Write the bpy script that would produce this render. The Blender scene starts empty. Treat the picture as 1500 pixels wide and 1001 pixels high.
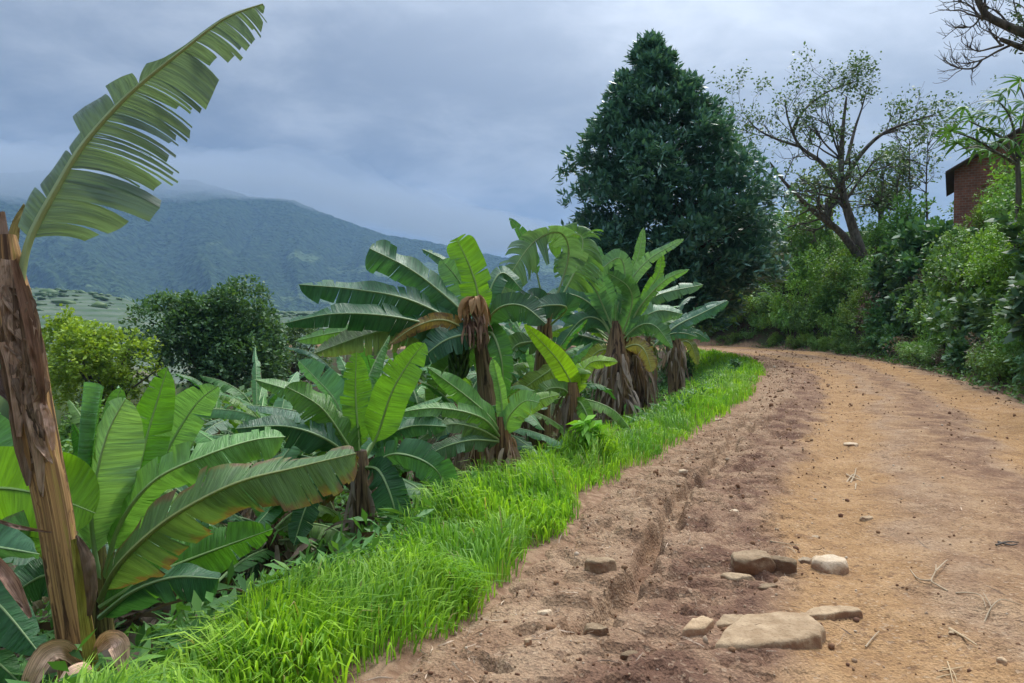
import bpy, math
import numpy as np
from math import radians, sin, cos, pi

# ------------------------------------------------------------------ camera
SC = bpy.context.scene
COL = SC.collection
F = 1083.0; CX = 750.0; CY = 500.5; HOR = 470.0
PITCH = math.atan((CY - HOR) / F)
CAM = np.array([0.0, 0.0, 1.6])
cam_d = bpy.data.cameras.new('camera'); cam = bpy.data.objects.new('camera', cam_d); COL.objects.link(cam)
cam_d.sensor_width = 36.0; cam_d.lens = 36.0 * F / 1500.0; cam_d.clip_start = 0.05; cam_d.clip_end = 30000
cam.location = CAM; cam.rotation_euler = (pi / 2 - PITCH, 0, 0)
SC.camera = cam

# ------------------------------------------------------------------ sky
SUN_AZ, SUN_EL = radians(28), radians(52)
SUN = np.array([sin(SUN_AZ) * cos(SUN_EL), cos(SUN_AZ) * cos(SUN_EL), sin(SUN_EL)])
world = bpy.data.worlds.new('World'); SC.world = world; world.use_nodes = True


class NT:
    """small helper to write node trees"""
    def __init__(s, tree): s.t = tree; s.n = tree.nodes; s.l = tree.links
    def new(s, kind, **kw):
        n = s.n.new(kind)
        for k, v in kw.items(): setattr(n, k, v)
        return n
    def put(s, sock, v):
        if hasattr(v, 'is_output'): s.l.new(v, sock)
        elif v is not None:
            if sock.type == 'RGBA' and not hasattr(v, '__len__'): v = (v, v, v, 1)
            elif sock.type == 'RGBA' and len(v) == 3: v = (*v, 1)
            sock.default_value = v
    def math(s, op, a, b=None, c=None, clamp=False):
        n = s.new('ShaderNodeMath', operation=op, use_clamp=clamp)
        s.put(n.inputs[0], a); s.put(n.inputs[1], b)
        if c is not None: s.put(n.inputs[2], c)
        return n.outputs[0]
    def vmath(s, op, a, b=None, out=0):
        n = s.new('ShaderNodeVectorMath', operation=op)
        s.put(n.inputs[0], a)
        if b is not None: s.put(n.inputs[1], b)
        return n.outputs[out]
    def mix(s, f, a, b, mode='MIX'):
        n = s.new('ShaderNodeMix', data_type='RGBA', blend_type=mode)
        s.put(n.inputs[0], f); s.put(n.inputs[6], a); s.put(n.inputs[7], b)
        return n.outputs[2]
    def noise(s, vec, scale, detail=4, rough=.55, dist=0, out=0):
        n = s.new('ShaderNodeTexNoise')
        if vec is not None: s.put(n.inputs['Vector'], vec)
        n.inputs['Scale'].default_value = scale; n.inputs['Detail'].default_value = detail
        n.inputs['Roughness'].default_value = rough; n.inputs['Distortion'].default_value = dist
        return n.outputs[out]
    def voro(s, vec, scale, feat='F1', out=0):
        n = s.new('ShaderNodeTexVoronoi', feature=feat)
        if vec is not None: s.put(n.inputs['Vector'], vec)
        n.inputs['Scale'].default_value = scale
        return n.outputs[out]
    def ss(s, v, a, b, c=0.0, d=1.0):
        n = s.new('ShaderNodeMapRange', interpolation_type='SMOOTHSTEP')
        s.put(n.inputs[0], v)
        for i, q in enumerate((a, b, c, d)): n.inputs[i + 1].default_value = q
        return n.outputs[0]
    def scalev(s, v, sc):
        n = s.new('ShaderNodeMapping'); s.put(n.inputs[0], v); n.inputs['Scale'].default_value = sc
        return n.outputs[0]
    def sep(s, v):
        n = s.new('ShaderNodeSeparateXYZ'); s.put(n.inputs[0], v); return n.outputs
    def comb(s, x, y, z):
        n = s.new('ShaderNodeCombineXYZ'); s.put(n.inputs[0], x); s.put(n.inputs[1], y); s.put(n.inputs[2], z); return n.outputs[0]
    def bump(s, h, strength=.5, dist=.02, nrm=None):
        n = s.new('ShaderNodeBump'); s.put(n.inputs['Height'], h)
        n.inputs['Strength'].default_value = strength; n.inputs['Distance'].default_value = dist
        if nrm is not None: s.put(n.inputs['Normal'], nrm)
        return n.outputs[0]


def build_world():
    t = NT(world.node_tree); t.n.clear()
    sky = t.new('ShaderNodeTexSky', sky_type='NISHITA'); sky.sun_disc = False
    sky.sun_elevation = SUN_EL; sky.sun_rotation = SUN_AZ; sky.altitude = 800; sky.dust_density = 2
    tc = t.new('ShaderNodeTexCoord'); d = t.vmath('NORMALIZE', tc.outputs['Generated'])
    x, y, z = t.sep(d)
    e = t.math('MAXIMUM', z, 0.0)
    k = t.math('DIVIDE', 1.0, t.math('ADD', e, 0.22))
    p = t.comb(t.math('MULTIPLY', x, k), t.math('MULTIPLY', y, k), t.math('MULTIPLY', e, 1.2))
    n1 = t.noise(t.vmath('ADD', p, (3.1, 0.4, 0)), 0.9, 6, .55, .25)
    n2 = t.noise(t.vmath('ADD', p, (7.7, 2.9, 1)), 2.7, 6, .6, .3)
    n = t.math('ADD', t.math('MULTIPLY', n1, .5), t.math('MULTIPLY', n2, .5))
    n = t.ss(n, .36, .66)
    # overcast: brighter towards the zenith and round the veiled sun
    zen = t.math('ADD', .58, t.math('MULTIPLY', t.math('MULTIPLY', e, e), 2.4))
    dot = t.math('MAXIMUM', t.vmath('DOT_PRODUCT', d, tuple(SUN), out=1), 0.0)
    glow = t.math('POWER', dot, 5.0)
    veil = t.math('ADD', t.math('MULTIPLY', n, .50), t.math('MULTIPLY', glow, 1.0))
    c = t.mix(t.math('MINIMUM', veil, 1.0), (.102, .130, .180), (.44, .475, .525))
    c = t.vmath('SCALE', c); sc = c.node; t.put(sc.inputs['Scale'], t.math('MULTIPLY', zen, t.math('ADD', 1.0, t.math('MULTIPLY', glow, .95))))
    c10 = t.vmath('SCALE', c); c10.node.inputs['Scale'].default_value = 10.0
    m = t.mix(.96, sky.outputs[0], c10)
    bg = t.new('ShaderNodeBackground'); t.put(bg.inputs[0], m); bg.inputs[1].default_value = 0.1
    out = t.new('ShaderNodeOutputWorld'); t.l.new(bg.outputs[0], out.inputs[0])


build_world()
sun_d = bpy.data.lights.new('sun', 'SUN'); sun = bpy.data.objects.new('sun', sun_d); COL.objects.link(sun)
sun_d.energy = 1.5; sun_d.angle = radians(14); sun_d.color = (1, .955, .88)
from mathutils import Vector
sun.rotation_euler = Vector(tuple(-SUN)).to_track_quat('-Z', 'Y').to_euler()
SC.view_settings.view_transform = 'Standard'; SC.view_settings.look = 'None'
SC.view_settings.exposure = 1.0; SC.view_settings.gamma = 1.0; SC.view_settings.use_curve_mapping = False
SC.render.engine = 'CYCLES'
SC.cycles.use_denoising = True
SC.cycles.max_bounces = 8; SC.cycles.diffuse_bounces = 4; SC.cycles.glossy_bounces = 2
SC.cycles.transmission_bounces = 4; SC.cycles.volume_bounces = 2; SC.cycles.transparent_max_bounces = 8
SC.cycles.use_adaptive_sampling = False


# ------------------------------------------------------------------ helpers
def P(px, py, d):
    """the point at forward distance d (metres along +Y) seen at photo pixel px, py"""
    f = np.array([0, cos(PITCH), -sin(PITCH)]); u = np.array([0, sin(PITCH), cos(PITCH)])
    v = f * F + np.array([1.0, 0, 0]) * (px - CX) + u * (CY - py)
    return CAM + v * (d / v[1])


def G(px, py, z=0.0):
    v = P(px, py, 1.0) - CAM
    return CAM + v * ((z - CAM[2]) / v[2])


def unit(v):
    return v / np.maximum(np.linalg.norm(v, axis=-1, keepdims=True), 1e-9)


def _hash(ix, iy, iz, seed):
    h = (ix.astype(np.int64) * 374761393 + iy.astype(np.int64) * 668265263 + iz.astype(np.int64) * 2147483647 + seed * 144269) & 0xFFFFFFFF
    h = ((h ^ (h >> 13)) * 1274126177) & 0xFFFFFFFF
    h = (h ^ (h >> 16)) & 0xFFFFFF
    return h / float(0xFFFFFF)


def vnoise(x, y, seed=0, z=None):
    x = np.asarray(x, float); y = np.asarray(y, float)
    x0 = np.floor(x); y0 = np.floor(y); fx = x - x0; fy = y - y0
    fx = fx * fx * (3 - 2 * fx); fy = fy * fy * (3 - 2 * fy)
    if z is None:
        zz = np.zeros_like(x0)
        a = _hash(x0, y0, zz, seed); b = _hash(x0 + 1, y0, zz, seed); c = _hash(x0, y0 + 1, zz, seed); d = _hash(x0 + 1, y0 + 1, zz, seed)
        return (a * (1 - fx) + b * fx) * (1 - fy) + (c * (1 - fx) + d * fx) * fy
    z = np.asarray(z, float); z0 = np.floor(z); fz = z - z0; fz = fz * fz * (3 - 2 * fz)
    r = 0
    for k, wz in ((0, 1 - fz), (1, fz)):
        a = _hash(x0, y0, z0 + k, seed); b = _hash(x0 + 1, y0, z0 + k, seed); c = _hash(x0, y0 + 1, z0 + k, seed); d = _hash(x0 + 1, y0 + 1, z0 + k, seed)
        r = r + wz * ((a * (1 - fx) + b * fx) * (1 - fy) + (c * (1 - fx) + d * fx) * fy)
    return r


def fbm(x, y, seed=0, oct=4, z=None, gain=.5):
    s = 0; a = 1; tot = 0
    for o in range(oct):
        s = s + a * (vnoise(x, y, seed + o * 17, z) - .5); tot += a; a *= gain; x = x * 2.03 + 11.3; y = y * 2.03 - 5.7
        if z is not None: z = z * 2.03 + 3.1
    return s / tot * 2


def smooth(a, b, x):
    t = np.clip((x - a) / (b - a), 0, 1); return t * t * (3 - 2 * t)


def ico_pts(sub):
    import bmesh
    bm = bmesh.new(); bmesh.ops.create_icosphere(bm, subdivisions=sub, radius=1.0)
    v = np.array([q.co[:] for q in bm.verts]); f = np.array([[q.index for q in fc.verts] for fc in bm.faces]); bm.free()
    return v, f


class MB:
    """collects pieces (verts, faces, uvs) of ONE mesh"""
    def __init__(s): s.v = []; s.q = []; s.t = []; s.uq = []; s.ut = []; s.n = 0; s.has_uv = False
    def add(s, v, quads=None, tris=None, uv=None):
        v = np.asarray(v, float).reshape(-1, 3); s.v.append(v)
        if uv is not None: s.has_uv = True; uv = np.asarray(uv, float).reshape(-1, 2)
        else: uv = np.zeros((len(v), 2))
        if quads is not None and len(quads):
            q = np.asarray(quads, int); s.q.append(q + s.n); s.uq.append(uv[q])
        if tris is not None and len(tris):
            q = np.asarray(tris, int); s.t.append(q + s.n); s.ut.append(uv[q])
        s.n += len(v)
    def mesh(s, name, smooth_shade=True):
        me = bpy.data.meshes.new(name)
        v = np.concatenate(s.v); me.vertices.add(len(v)); me.vertices.foreach_set('co', v.astype(np.float32).ravel())
        q = np.concatenate(s.q) if s.q else np.zeros((0, 4), int); t = np.concatenate(s.t) if s.t else np.zeros((0, 3), int)
        li = np.concatenate([q.ravel(), t.ravel()]); me.loops.add(len(li)); me.loops.foreach_set('vertex_index', li.astype(np.int32))
        st = np.concatenate([np.arange(len(q)) * 4, len(q) * 4 + np.arange(len(t)) * 3])
        me.polygons.add(len(st)); me.polygons.foreach_set('loop_start', st.astype(np.int32))
        if s.has_uv:
            uq = np.concatenate(s.uq).reshape(-1, 2) if s.uq else np.zeros((0, 2)); ut = np.concatenate(s.ut).reshape(-1, 2) if s.ut else np.zeros((0, 2))
            lay = me.uv_layers.new(name='UVMap'); lay.data.foreach_set('uv', np.concatenate([uq, ut]).astype(np.float32).ravel())
        me.update(calc_edges=True)
        if smooth_shade: me.polygons.foreach_set('use_smooth', np.ones(len(st), bool))
        return me
    def build(s, name, mat, parent=None, sm=True, color=None):
        return link(name, s.mesh(name, sm), mat, parent, color)


def link(name, me, mat, parent=None, color=None):
    o = bpy.data.objects.new(name, me); COL.objects.link(o)
    if mat is not None and not me.materials: me.materials.append(mat)
    if parent is not None:
        o.parent = parent
        o.matrix_parent_inverse.identity()
    if color is not None: o.color = color if len(color) == 4 else (*color, 1)
    return o


def tag(o, label=None, cat=None, group=None, kind=None):
    if label: o['label'] = label
    if cat: o['category'] = cat
    if group: o['group'] = group
    if kind: o['kind'] = kind
    return o


def empty(name, loc, label, cat, group=None, rz=0, scale=1):
    o = bpy.data.objects.new(name, None); COL.objects.link(o); o.location = loc; o.rotation_euler = (0, 0, rz); o.scale = (scale,) * 3
    o.empty_display_size = .1
    return tag(o, label, cat, group)


def copy_tree(o, parent=None):
    c = o.copy(); COL.objects.link(c); c.parent = parent
    for ch in o.children: copy_tree(ch, c)
    return c


def grid_quads(nu, nv):
    i = np.arange(nu - 1)[:, None] * nv + np.arange(nv - 1)[None, :]
    return np.stack([i, i + nv, i + nv + 1, i + 1], -1).reshape(-1, 4)


def catmull(pts, n):
    pts = np.asarray(pts, float); m = len(pts)
    seg = np.linalg.norm(np.diff(pts, axis=0), axis=1); s = np.concatenate([[0], np.cumsum(np.maximum(seg, 1e-6) ** .75)]); s /= s[-1]
    u = np.linspace(0, 1, n); k = np.clip(np.searchsorted(s, u, side='right') - 1, 0, m - 2)
    f = ((u - s[k]) / (s[k + 1] - s[k]))[:, None]
    p0 = pts[np.maximum(k - 1, 0)]; p1 = pts[k]; p2 = pts[k + 1]; p3 = pts[np.minimum(k + 2, m - 1)]
    if m == 2: return p1 * (1 - f) + p2 * f
    return .5 * ((2 * p1) + (-p0 + p2) * f + (2 * p0 - 5 * p1 + 4 * p2 - p3) * f ** 2 + (-p0 + 3 * p1 - 3 * p2 + p3) * f ** 3)


def tube(mb, pts, rad, sides=6, cap=True, uvs=1.0):
    pts = np.asarray(pts, float); n = len(pts); rad = np.broadcast_to(np.asarray(rad, float), (n,))
    T = unit(np.gradient(pts, axis=0)); ref = np.array([0, 0, 1.0]) if abs(T[:, 2]).mean() < .8 else np.array([1.0, 0, 0])
    A = unit(np.cross(T, ref)); B = np.cross(T, A)
    a = np.linspace(0, 2 * pi, sides + 1)
    v = pts[:, None] + rad[:, None, None] * (np.cos(a)[None, :, None] * A[:, None] + np.sin(a)[None, :, None] * B[:, None])
    L = np.concatenate([[0], np.cumsum(np.linalg.norm(np.diff(pts, axis=0), axis=1))])
    uv = np.stack(np.broadcast_arrays(L[:, None] * uvs, (a / (2 * pi))[None]), -1)
    mb.add(v, grid_quads(n, sides + 1), uv=uv)
    if cap:
        for row in (v[0], v[-1]):
            c = row[:-1].mean(0); k = np.arange(sides)
            mb.add(np.vstack([row, c]), tris=np.stack([k, k + 1, np.full(sides, sides + 1)], -1), uv=np.zeros((sides + 2, 2)))


def diamonds(mb, p, d, side, L, W, droop=0.0):
    """leaf-shaped folded blades: p base, d direction, side vector, length, half width"""
    n = len(p); L = np.broadcast_to(L, (n,))[:, None]; W = np.broadcast_to(W, (n,))[:, None]
    nr = np.cross(d, side)
    tip = p + d * L - np.array([0, 0, 1.0]) * droop * L
    m = p + d * L * .48 - np.array([0, 0, 1.0]) * droop * .2 * L
    v = np.stack([p, m + side * W + nr * W * .25, tip, m - side * W + nr * W * .25], 1).reshape(-1, 3)
    k = np.arange(n)[:, None] * 4
    t = np.concatenate([k + np.array([0, 1, 2]), k + np.array([0, 2, 3])])
    uv = np.tile(np.array([[0, .5], [.5, 1], [1, .5], [.5, 0]]), (n, 1))
    mb.add(v, tris=t, uv=uv)


def rand_dir(rng, n):
    return unit(rng.normal(size=(n, 3)))


def leaf_cloud(mb, rng, c, axis, per, L, W, spread=1.0, jitter=.05, droop=.15):
    """per leaves round each centre c; axis: the way each twig points"""
    n = len(c); p = np.repeat(c, per, 0) + rng.normal(size=(n * per, 3)) * jitter
    d = unit(np.repeat(axis, per, 0) + rand_dir(rng, n * per) * spread)
    side = unit(np.cross(d, np.array([0, 0, 1.0]) + rand_dir(rng, n * per) * .6))
    s = rng.uniform(.65, 1.2, n * per)
    diamonds(mb, p, d, side, L * s, W * s, droop)


# ------------------------------------------------------------------ materials
def new_mat(name):
    m = bpy.data.materials.new(name); m.use_nodes = True; t = NT(m.node_tree); t.n.clear()
    return m, t


def finish(t, shader, disp=None):
    o = t.new('ShaderNodeOutputMaterial'); t.l.new(shader, o.inputs[0])


def principled(t, col, rough=.6, nrm=None, spec=.3):
    b = t.new('ShaderNodeBsdfPrincipled'); t.put(b.inputs['Base Color'], col); t.put(b.inputs['Roughness'], rough)
    b.inputs['Specular IOR Level'].default_value = spec
    if nrm is not None: t.put(b.inputs['Normal'], nrm)
    return b.outputs[0]


def leafy_shader(t, col, trans=.35, rough=.45, nrm=None, spec=.35, warm=(1.25, 1.2, .45)):
    p = principled(t, col, rough, nrm, spec)
    tr = t.new('ShaderNodeBsdfTranslucent'); t.put(tr.inputs[0], t.mix(1.0, col, warm, 'MULTIPLY'))
    if nrm is not None: t.put(tr.inputs['Normal'], nrm)
    mx = t.new('ShaderNodeMixShader'); mx.inputs[0].default_value = trans
    t.l.new(p, mx.inputs[1]); t.l.new(tr.outputs[0], mx.inputs[2])
    return mx.outputs[0]


def mat_banana():
    m, t = new_mat('banana_leaf')
    uv = t.new('ShaderNodeUVMap').outputs[0]; u, v, _ = t.sep(uv)
    oi = t.new('ShaderNodeObjectInfo'); geo = t.new('ShaderNodeNewGeometry')
    av = t.math('MULTIPLY', t.math('ABSOLUTE', t.math('SUBTRACT', v, .5)), 2.0)
    us = t.math('ADD', u, t.math('MULTIPLY', oi.outputs['Random'], 37.0))
    q = t.comb(t.math('MULTIPLY', us, 60.0), t.math('MULTIPLY', v, 1.6), oi.outputs['Random'])
    stripe = t.noise(q, 1.0, 3, .6)
    fine = t.noise(t.comb(t.math('MULTIPLY', us, 260.0), v, 0.0), 1.0, 2, .5)
    big = t.noise(t.comb(t.math('MULTIPLY', us, 5.0), t.math('MULTIPLY', v, 3.0), 0.3), 1.0, 3, .6)
    k = t.math('ADD', t.ss(stripe, .34, .66, .66, 1.06), t.math('MULTIPLY', big, .36))
    col = t.vmath('SCALE', oi.outputs['Color']); t.put(col.node.inputs['Scale'], t.math('MULTIPLY', k, 1.3))
    # paler band by the midrib
    col = t.mix(t.ss(av, .10, .0, 0, .35), col, (.20, .30, .09))
    # browned margins; the amount rides in the object colour's alpha (1 = none)
    br = t.math('SUBTRACT', 1.0, oi.outputs['Alpha'])
    bn = t.noise(t.comb(t.math('MULTIPLY', us, 26.0), t.math('MULTIPLY', v, 4.0), 0.7), 1.0, 4, .6)
    bm = t.ss(t.math('ADD', t.math('ADD', t.math('MULTIPLY', av, .75), t.math('MULTIPLY', bn, .9)), t.math('MULTIPLY', br, .9)), 1.32, 1.62)
    bm = t.math('MULTIPLY', bm, t.math('MINIMUM', t.math('MULTIPLY', br, 4.0), 1.0))
    col = t.mix(bm, col, t.mix(t.ss(bn, .35, .6), (.36, .24, .05), (.20, .12, .06)))
    # small scuffs on every leaf
    sp = t.noise(t.comb(t.math('MULTIPLY', us, 45.0), t.math('MULTIPLY', v, 22.0), 0.1), 1.0, 3, .7)
    col = t.mix(t.ss(sp, .70, .78, 0, .6), col, (.17, .14, .06))
    h = t.math('ADD', t.math('MULTIPLY', stripe, 1.0), t.math('MULTIPLY', fine, .25))
    nrm = t.bump(h, .8, .016)
    rough = t.ss(big, .3, .7, .34, .5)
    finish(t, leafy_shader(t, col, .36, rough, nrm, .45, (1.2, 1.25, .45)))
    return m


def mat_simple_leaf(name, trans=.3, rough=.5, var=.45, spec=.3):
    m, t = new_mat(name)
    oi = t.new('ShaderNodeObjectInfo'); geo = t.new('ShaderNodeNewGeometry')
    r = geo.outputs['Random Per Island']
    pos = geo.outputs['Position']; n = t.noise(pos, 1.3, 2, .5)
    k = t.math('ADD', 1.0 - var * .75, t.math('ADD', t.math('MULTIPLY', r, var), t.math('MULTIPLY', n, var)))
    col = t.vmath('SCALE', oi.outputs['Color']); t.put(col.node.inputs['Scale'], t.math('MULTIPLY', k, 1.6))
    warm = t.mix(t.math('MULTIPLY', t.ss(r, .8, 1.0), .4), col, t.mix(1.0, col, (1.9, 1.35, .8), 'MULTIPLY'))
    finish(t, leafy_shader(t, warm, trans, rough, None, spec))
    return m


def mat_grass():
    m, t = new_mat('grass'); geo = t.new('ShaderNodeNewGeometry'); r = geo.outputs['Random Per Island']
    uv = t.new('ShaderNodeUVMap').outputs[0]; u, v, _ = t.sep(uv)
    n = t.noise(geo.outputs['Position'], .9, 3, .6)
    c = t.mix(t.ss(n, .35, .65), (.23, .48, .036), (.39, .62, .050))
    c = t.mix(t.math('MULTIPLY', r, .75), c, (.07, .22, .045))
    c = t.mix(t.ss(r, .975, .985), c, (.34, .30, .12))
    finish(t, leafy_shader(t, c, .42, .5, None, .25, (1.15, 1.2, .5)))
    return m


def mat_stem():
    """dry overlapping sheaths of a banana stem: uv.x runs up the stem, uv.y round it"""
    m, t = new_mat('banana_stem'); oi = t.new('ShaderNodeObjectInfo')
    uv = t.new('ShaderNodeUVMap').outputs[0]; u, v, _ = t.sep(uv)
    tcv = t.new('ShaderNodeTexCoord').outputs['Object']
    a = t.math('MULTIPLY', v, 2 * pi)
    ring = t.comb(t.math('COSINE', a), t.math('SINE', a), t.math('MULTIPLY', u, .55))
    st = t.noise(t.vmath('MULTIPLY', ring, (5.5, 5.5, 1.6)), 1.0, 5, .62, .4)
    fine = t.noise(t.vmath('MULTIPLY', ring, (22, 22, 2.0)), 1.0, 3, .6)
    blot = t.noise(t.vmath('MULTIPLY', ring, (1.2, 1.2, 3.0)), 1.4, 5, .65, .6)
    c = t.mix(t.ss(st, .32, .68), (.15, .088, .048), (.42, .27, .13))
    c = t.mix(t.ss(fine, .52, .72, 0, .6), c, (.54, .40, .27))
    c = t.mix(t.ss(blot, .52, .62, 0, .88), c, (.035, .018, .012))
    c = t.mix(t.math('MULTIPLY', t.ss(blot, .43, .36), .55), c, (.24, .22, .05))
    c = t.mix(1.0, c, oi.outputs['Color'], 'MULTIPLY')
    nrm = t.bump(t.math('ADD', st, t.math('MULTIPLY', fine, .6)), .55, .009)
    finish(t, principled(t, c, t.ss(st, .3, .7, .7, .5), nrm, .25))
    return m


def mat_dead():
    m, t = new_mat('dry_leaf'); geo = t.new('ShaderNodeNewGeometry'); r = geo.outputs['Random Per Island']
    oi = t.new('ShaderNodeObjectInfo')
    n = t.noise(t.scalev(geo.outputs['Position'], (14, 14, 3)), 1.0, 4, .6)
    c = t.mix(r, (.105, .080, .062), (.38, .31, .24)); c = t.mix(t.ss(n, .35, .7, 0, .6), c, (.075, .05, .036))
    c = t.mix(1.0, c, oi.outputs['Color'], 'MULTIPLY')
    finish(t, leafy_shader(t, c, .15, .8, t.bump(n, .6, .01), .1, (1.1, .9, .6)))
    return m


def mat_husk():
    m, t = new_mat('dry_husk'); oi = t.new('ShaderNodeObjectInfo'); uv = t.new('ShaderNodeUVMap').outputs[0]; u, v, _ = t.sep(uv)
    f = t.noise(t.comb(t.math('MULTIPLY', u, 3.0), t.math('MULTIPLY', v, 30.0), oi.outputs['Random']), 1.0, 4, .65)
    b = t.noise(t.comb(t.math('MULTIPLY', u, 4.0), t.math('MULTIPLY', v, 3.0), oi.outputs['Random']), 1.0, 4, .6)
    c = t.mix(t.ss(f, .35, .65), (.24, .175, .13), (.50, .40, .31)); c = t.mix(t.ss(b, .55, .70, 0, .6), c, (.10, .065, .045))
    c = t.mix(1.0, c, oi.outputs['Color'], 'MULTIPLY')
    finish(t, leafy_shader(t, c, .12, .75, t.bump(f, .8, .006), .15, (1.1, .9, .6)))
    return m


def mat_bark(name, a, b, scale=6):
    m, t = new_mat(name); tc = t.new('ShaderNodeTexCoord').outputs['Object']
    n = t.noise(t.scalev(tc, (scale, scale, scale * .25)), 1.0, 5, .65); n2 = t.noise(tc, scale * .4, 3, .6)
    c = t.mix(t.ss(n, .35, .65), a, b); c = t.mix(t.ss(n2, .5, .7, 0, .5), c, (.20, .21, .18))
    finish(t, principled(t, c, .85, t.bump(n, .8, .02), .15))
    return m


def mat_flat(name, col, rough=.6, noise_amt=.3, scale=20, spec=.3):
    m, t = new_mat(name); tc = t.new('ShaderNodeTexCoord').outputs['Object']; oi = t.new('ShaderNodeObjectInfo')
    n = t.noise(tc, scale, 4, .6)
    k = t.math('ADD', 1 - noise_amt, t.math('MULTIPLY', n, noise_amt * 2))
    c = t.vmath('SCALE', t.mix(1.0, col, oi.outputs['Color'], 'MULTIPLY')); t.put(c.node.inputs['Scale'], k)
    finish(t, principled(t, c, rough, t.bump(n, .4, .01), spec))
    return m


def mat_road():
    m, t = new_mat('dirt_road'); geo = t.new('ShaderNodeNewGeometry'); pos = geo.outputs['Position']
    uv = t.new('ShaderNodeUVMap').outputs[0]; a, l, _ = t.sep(uv)      # a: share of the width from the left edge, l: metres along
    wob = t.noise(pos, .55, 3, .6)
    aw = t.math('ADD', a, t.math('MULTIPLY', t.math('SUBTRACT', wob, .5), .30))
    n_mid = t.noise(pos, 2.4, 5, .62, .3); n_fine = t.noise(pos, 17, 5, .68); n_grit = t.noise(pos, 70, 3, .65)
    ochre = t.mix(t.ss(n_mid, .35, .68), (.34, .19, .078), (.43, .26, .125))
    red = t.mix(t.ss(n_mid, .35, .65), (.155, .085, .056), (.24, .135, .085))
    # two driven tracks and the centre/edges between them
    def band(c, w): return t.ss(t.math('ABSOLUTE', t.math('SUBTRACT', aw, c)), w, w * .35)
    tr = t.math('MAXIMUM', t.math('MAXIMUM', t.math('MULTIPLY', band(.36, .13), .85), t.math('MULTIPLY', band(.82, .16), 1.0)), t.math('MULTIPLY', band(.58, .12), .42))
    tr = t.math('MULTIPLY', tr, t.ss(n_mid, .22, .52, .45, 1.0))
    tan = t.mix(t.ss(n_mid, .35, .65), (.27, .165, .098), (.37, .25, .155))
    rd = t.math('MAXIMUM', band(.20, .11), t.math('MULTIPLY', band(.62, .10), .75))
    rd = t.math('MULTIPLY', rd, t.ss(n_mid, .65, .4, .35, 1.0))
    c = t.mix(tr, tan, ochre); c = t.mix(rd, c, red)
    pale = t.noise(t.vmath('ADD', pos, (5, 9, 0)), 1.1, 5, .7)
    c = t.mix(t.ss(pale, .54, .74, 0, .55), c, (.43, .29, .18))
    c = t.mix(t.ss(n_fine, .50, .30, 0, .62), c, (.105, .052, .034))
    c = t.mix(t.ss(n_fine, .58, .75, 0, .5), c, (.46, .31, .195))
    grain = t.voro(pos, 55, 'F1', 1)
    gx, gy, gz = t.sep(grain)
    c = t.mix(t.ss(gx, .90, .99, 0, .4), c, (.50, .37, .25))
    c = t.mix(t.ss(gy, .88, .98, 0, .4), c, (.10, .055, .04))
    c = t.vmath('SCALE', c); t.put(c.node.inputs['Scale'], t.ss(n_grit, .25, .75, .78, 1.2))
    h = t.math('ADD', t.math('MULTIPLY', n_fine, 1.2), t.math('ADD', t.math('MULTIPLY', n_grit, .45), t.math('MULTIPLY', t.voro(pos, 55), .5)))
    finish(t, principled(t, c, .92, t.bump(h, .9, .022), .12))
    return m


def mat_ground():
    m, t = new_mat('ground_soil'); geo = t.new('ShaderNodeNewGeometry'); pos = geo.outputs['Position']
    n = t.noise(pos, 1.6, 5, .65); f = t.noise(pos, 12, 4, .65); big = t.noise(pos, .02, 4, .6)
    soil = t.mix(t.ss(n, .35, .65), (.050, .034, .023), (.090, .062, .042))
    soil = t.mix(t.ss(f, .5, .7, 0, .6), soil, (.11, .085, .058))
    soil = t.mix(t.ss(n, .46, .58, 0, .7), soil, (.035, .065, .020))
    far = t.mix(t.ss(big, .4, .6), (.045, .085, .022), (.10, .13, .045))
    off = t.sep(t.new('ShaderNodeUVMap').outputs[0])[0]      # metres from the edge of the track: bare trodden soil beside it
    soil = t.mix(t.ss(t.math('ADD', off, t.math('MULTIPLY', n, .35)), .62, .28), soil, t.mix(t.ss(f, .35, .65), (.20, .115, .07), (.33, .215, .135)))
    dist = t.vmath('LENGTH', pos, out=1)
    c = t.mix(t.ss(dist, 50, 110), soil, far)
    finish(t, principled(t, c, .95, t.bump(t.math('ADD', n, f), .8, .04), .1))
    return m


def mat_mountain():
    m, t = new_mat('forest_slope'); geo = t.new('ShaderNodeNewGeometry'); pos = geo.outputs['Position']
    cl = t.voro(pos, .075); n = t.noise(pos, .0045, 5, .6); f = t.noise(pos, .05, 4, .7); g = t.noise(t.scalev(pos, (.004, .004, .011)), 1.0, 5, .62)
    c = t.mix(t.ss(f, .3, .7), (.012, .028, .012), (.050, .085, .032))
    c = t.mix(t.ss(cl, .1, .7, .5, 0), c, (.055, .10, .034))
    x, y, z = t.sep(pos)
    low = t.ss(z, 300, 120)
    c = t.mix(t.math('MULTIPLY', t.ss(g, .53, .63, 0, .9), low), c, (.15, .21, .085))
    finish(t, principled(t, c, .95, t.bump(t.math('ADD', cl, f), 1.0, 14.0), .05))
    return m


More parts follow.
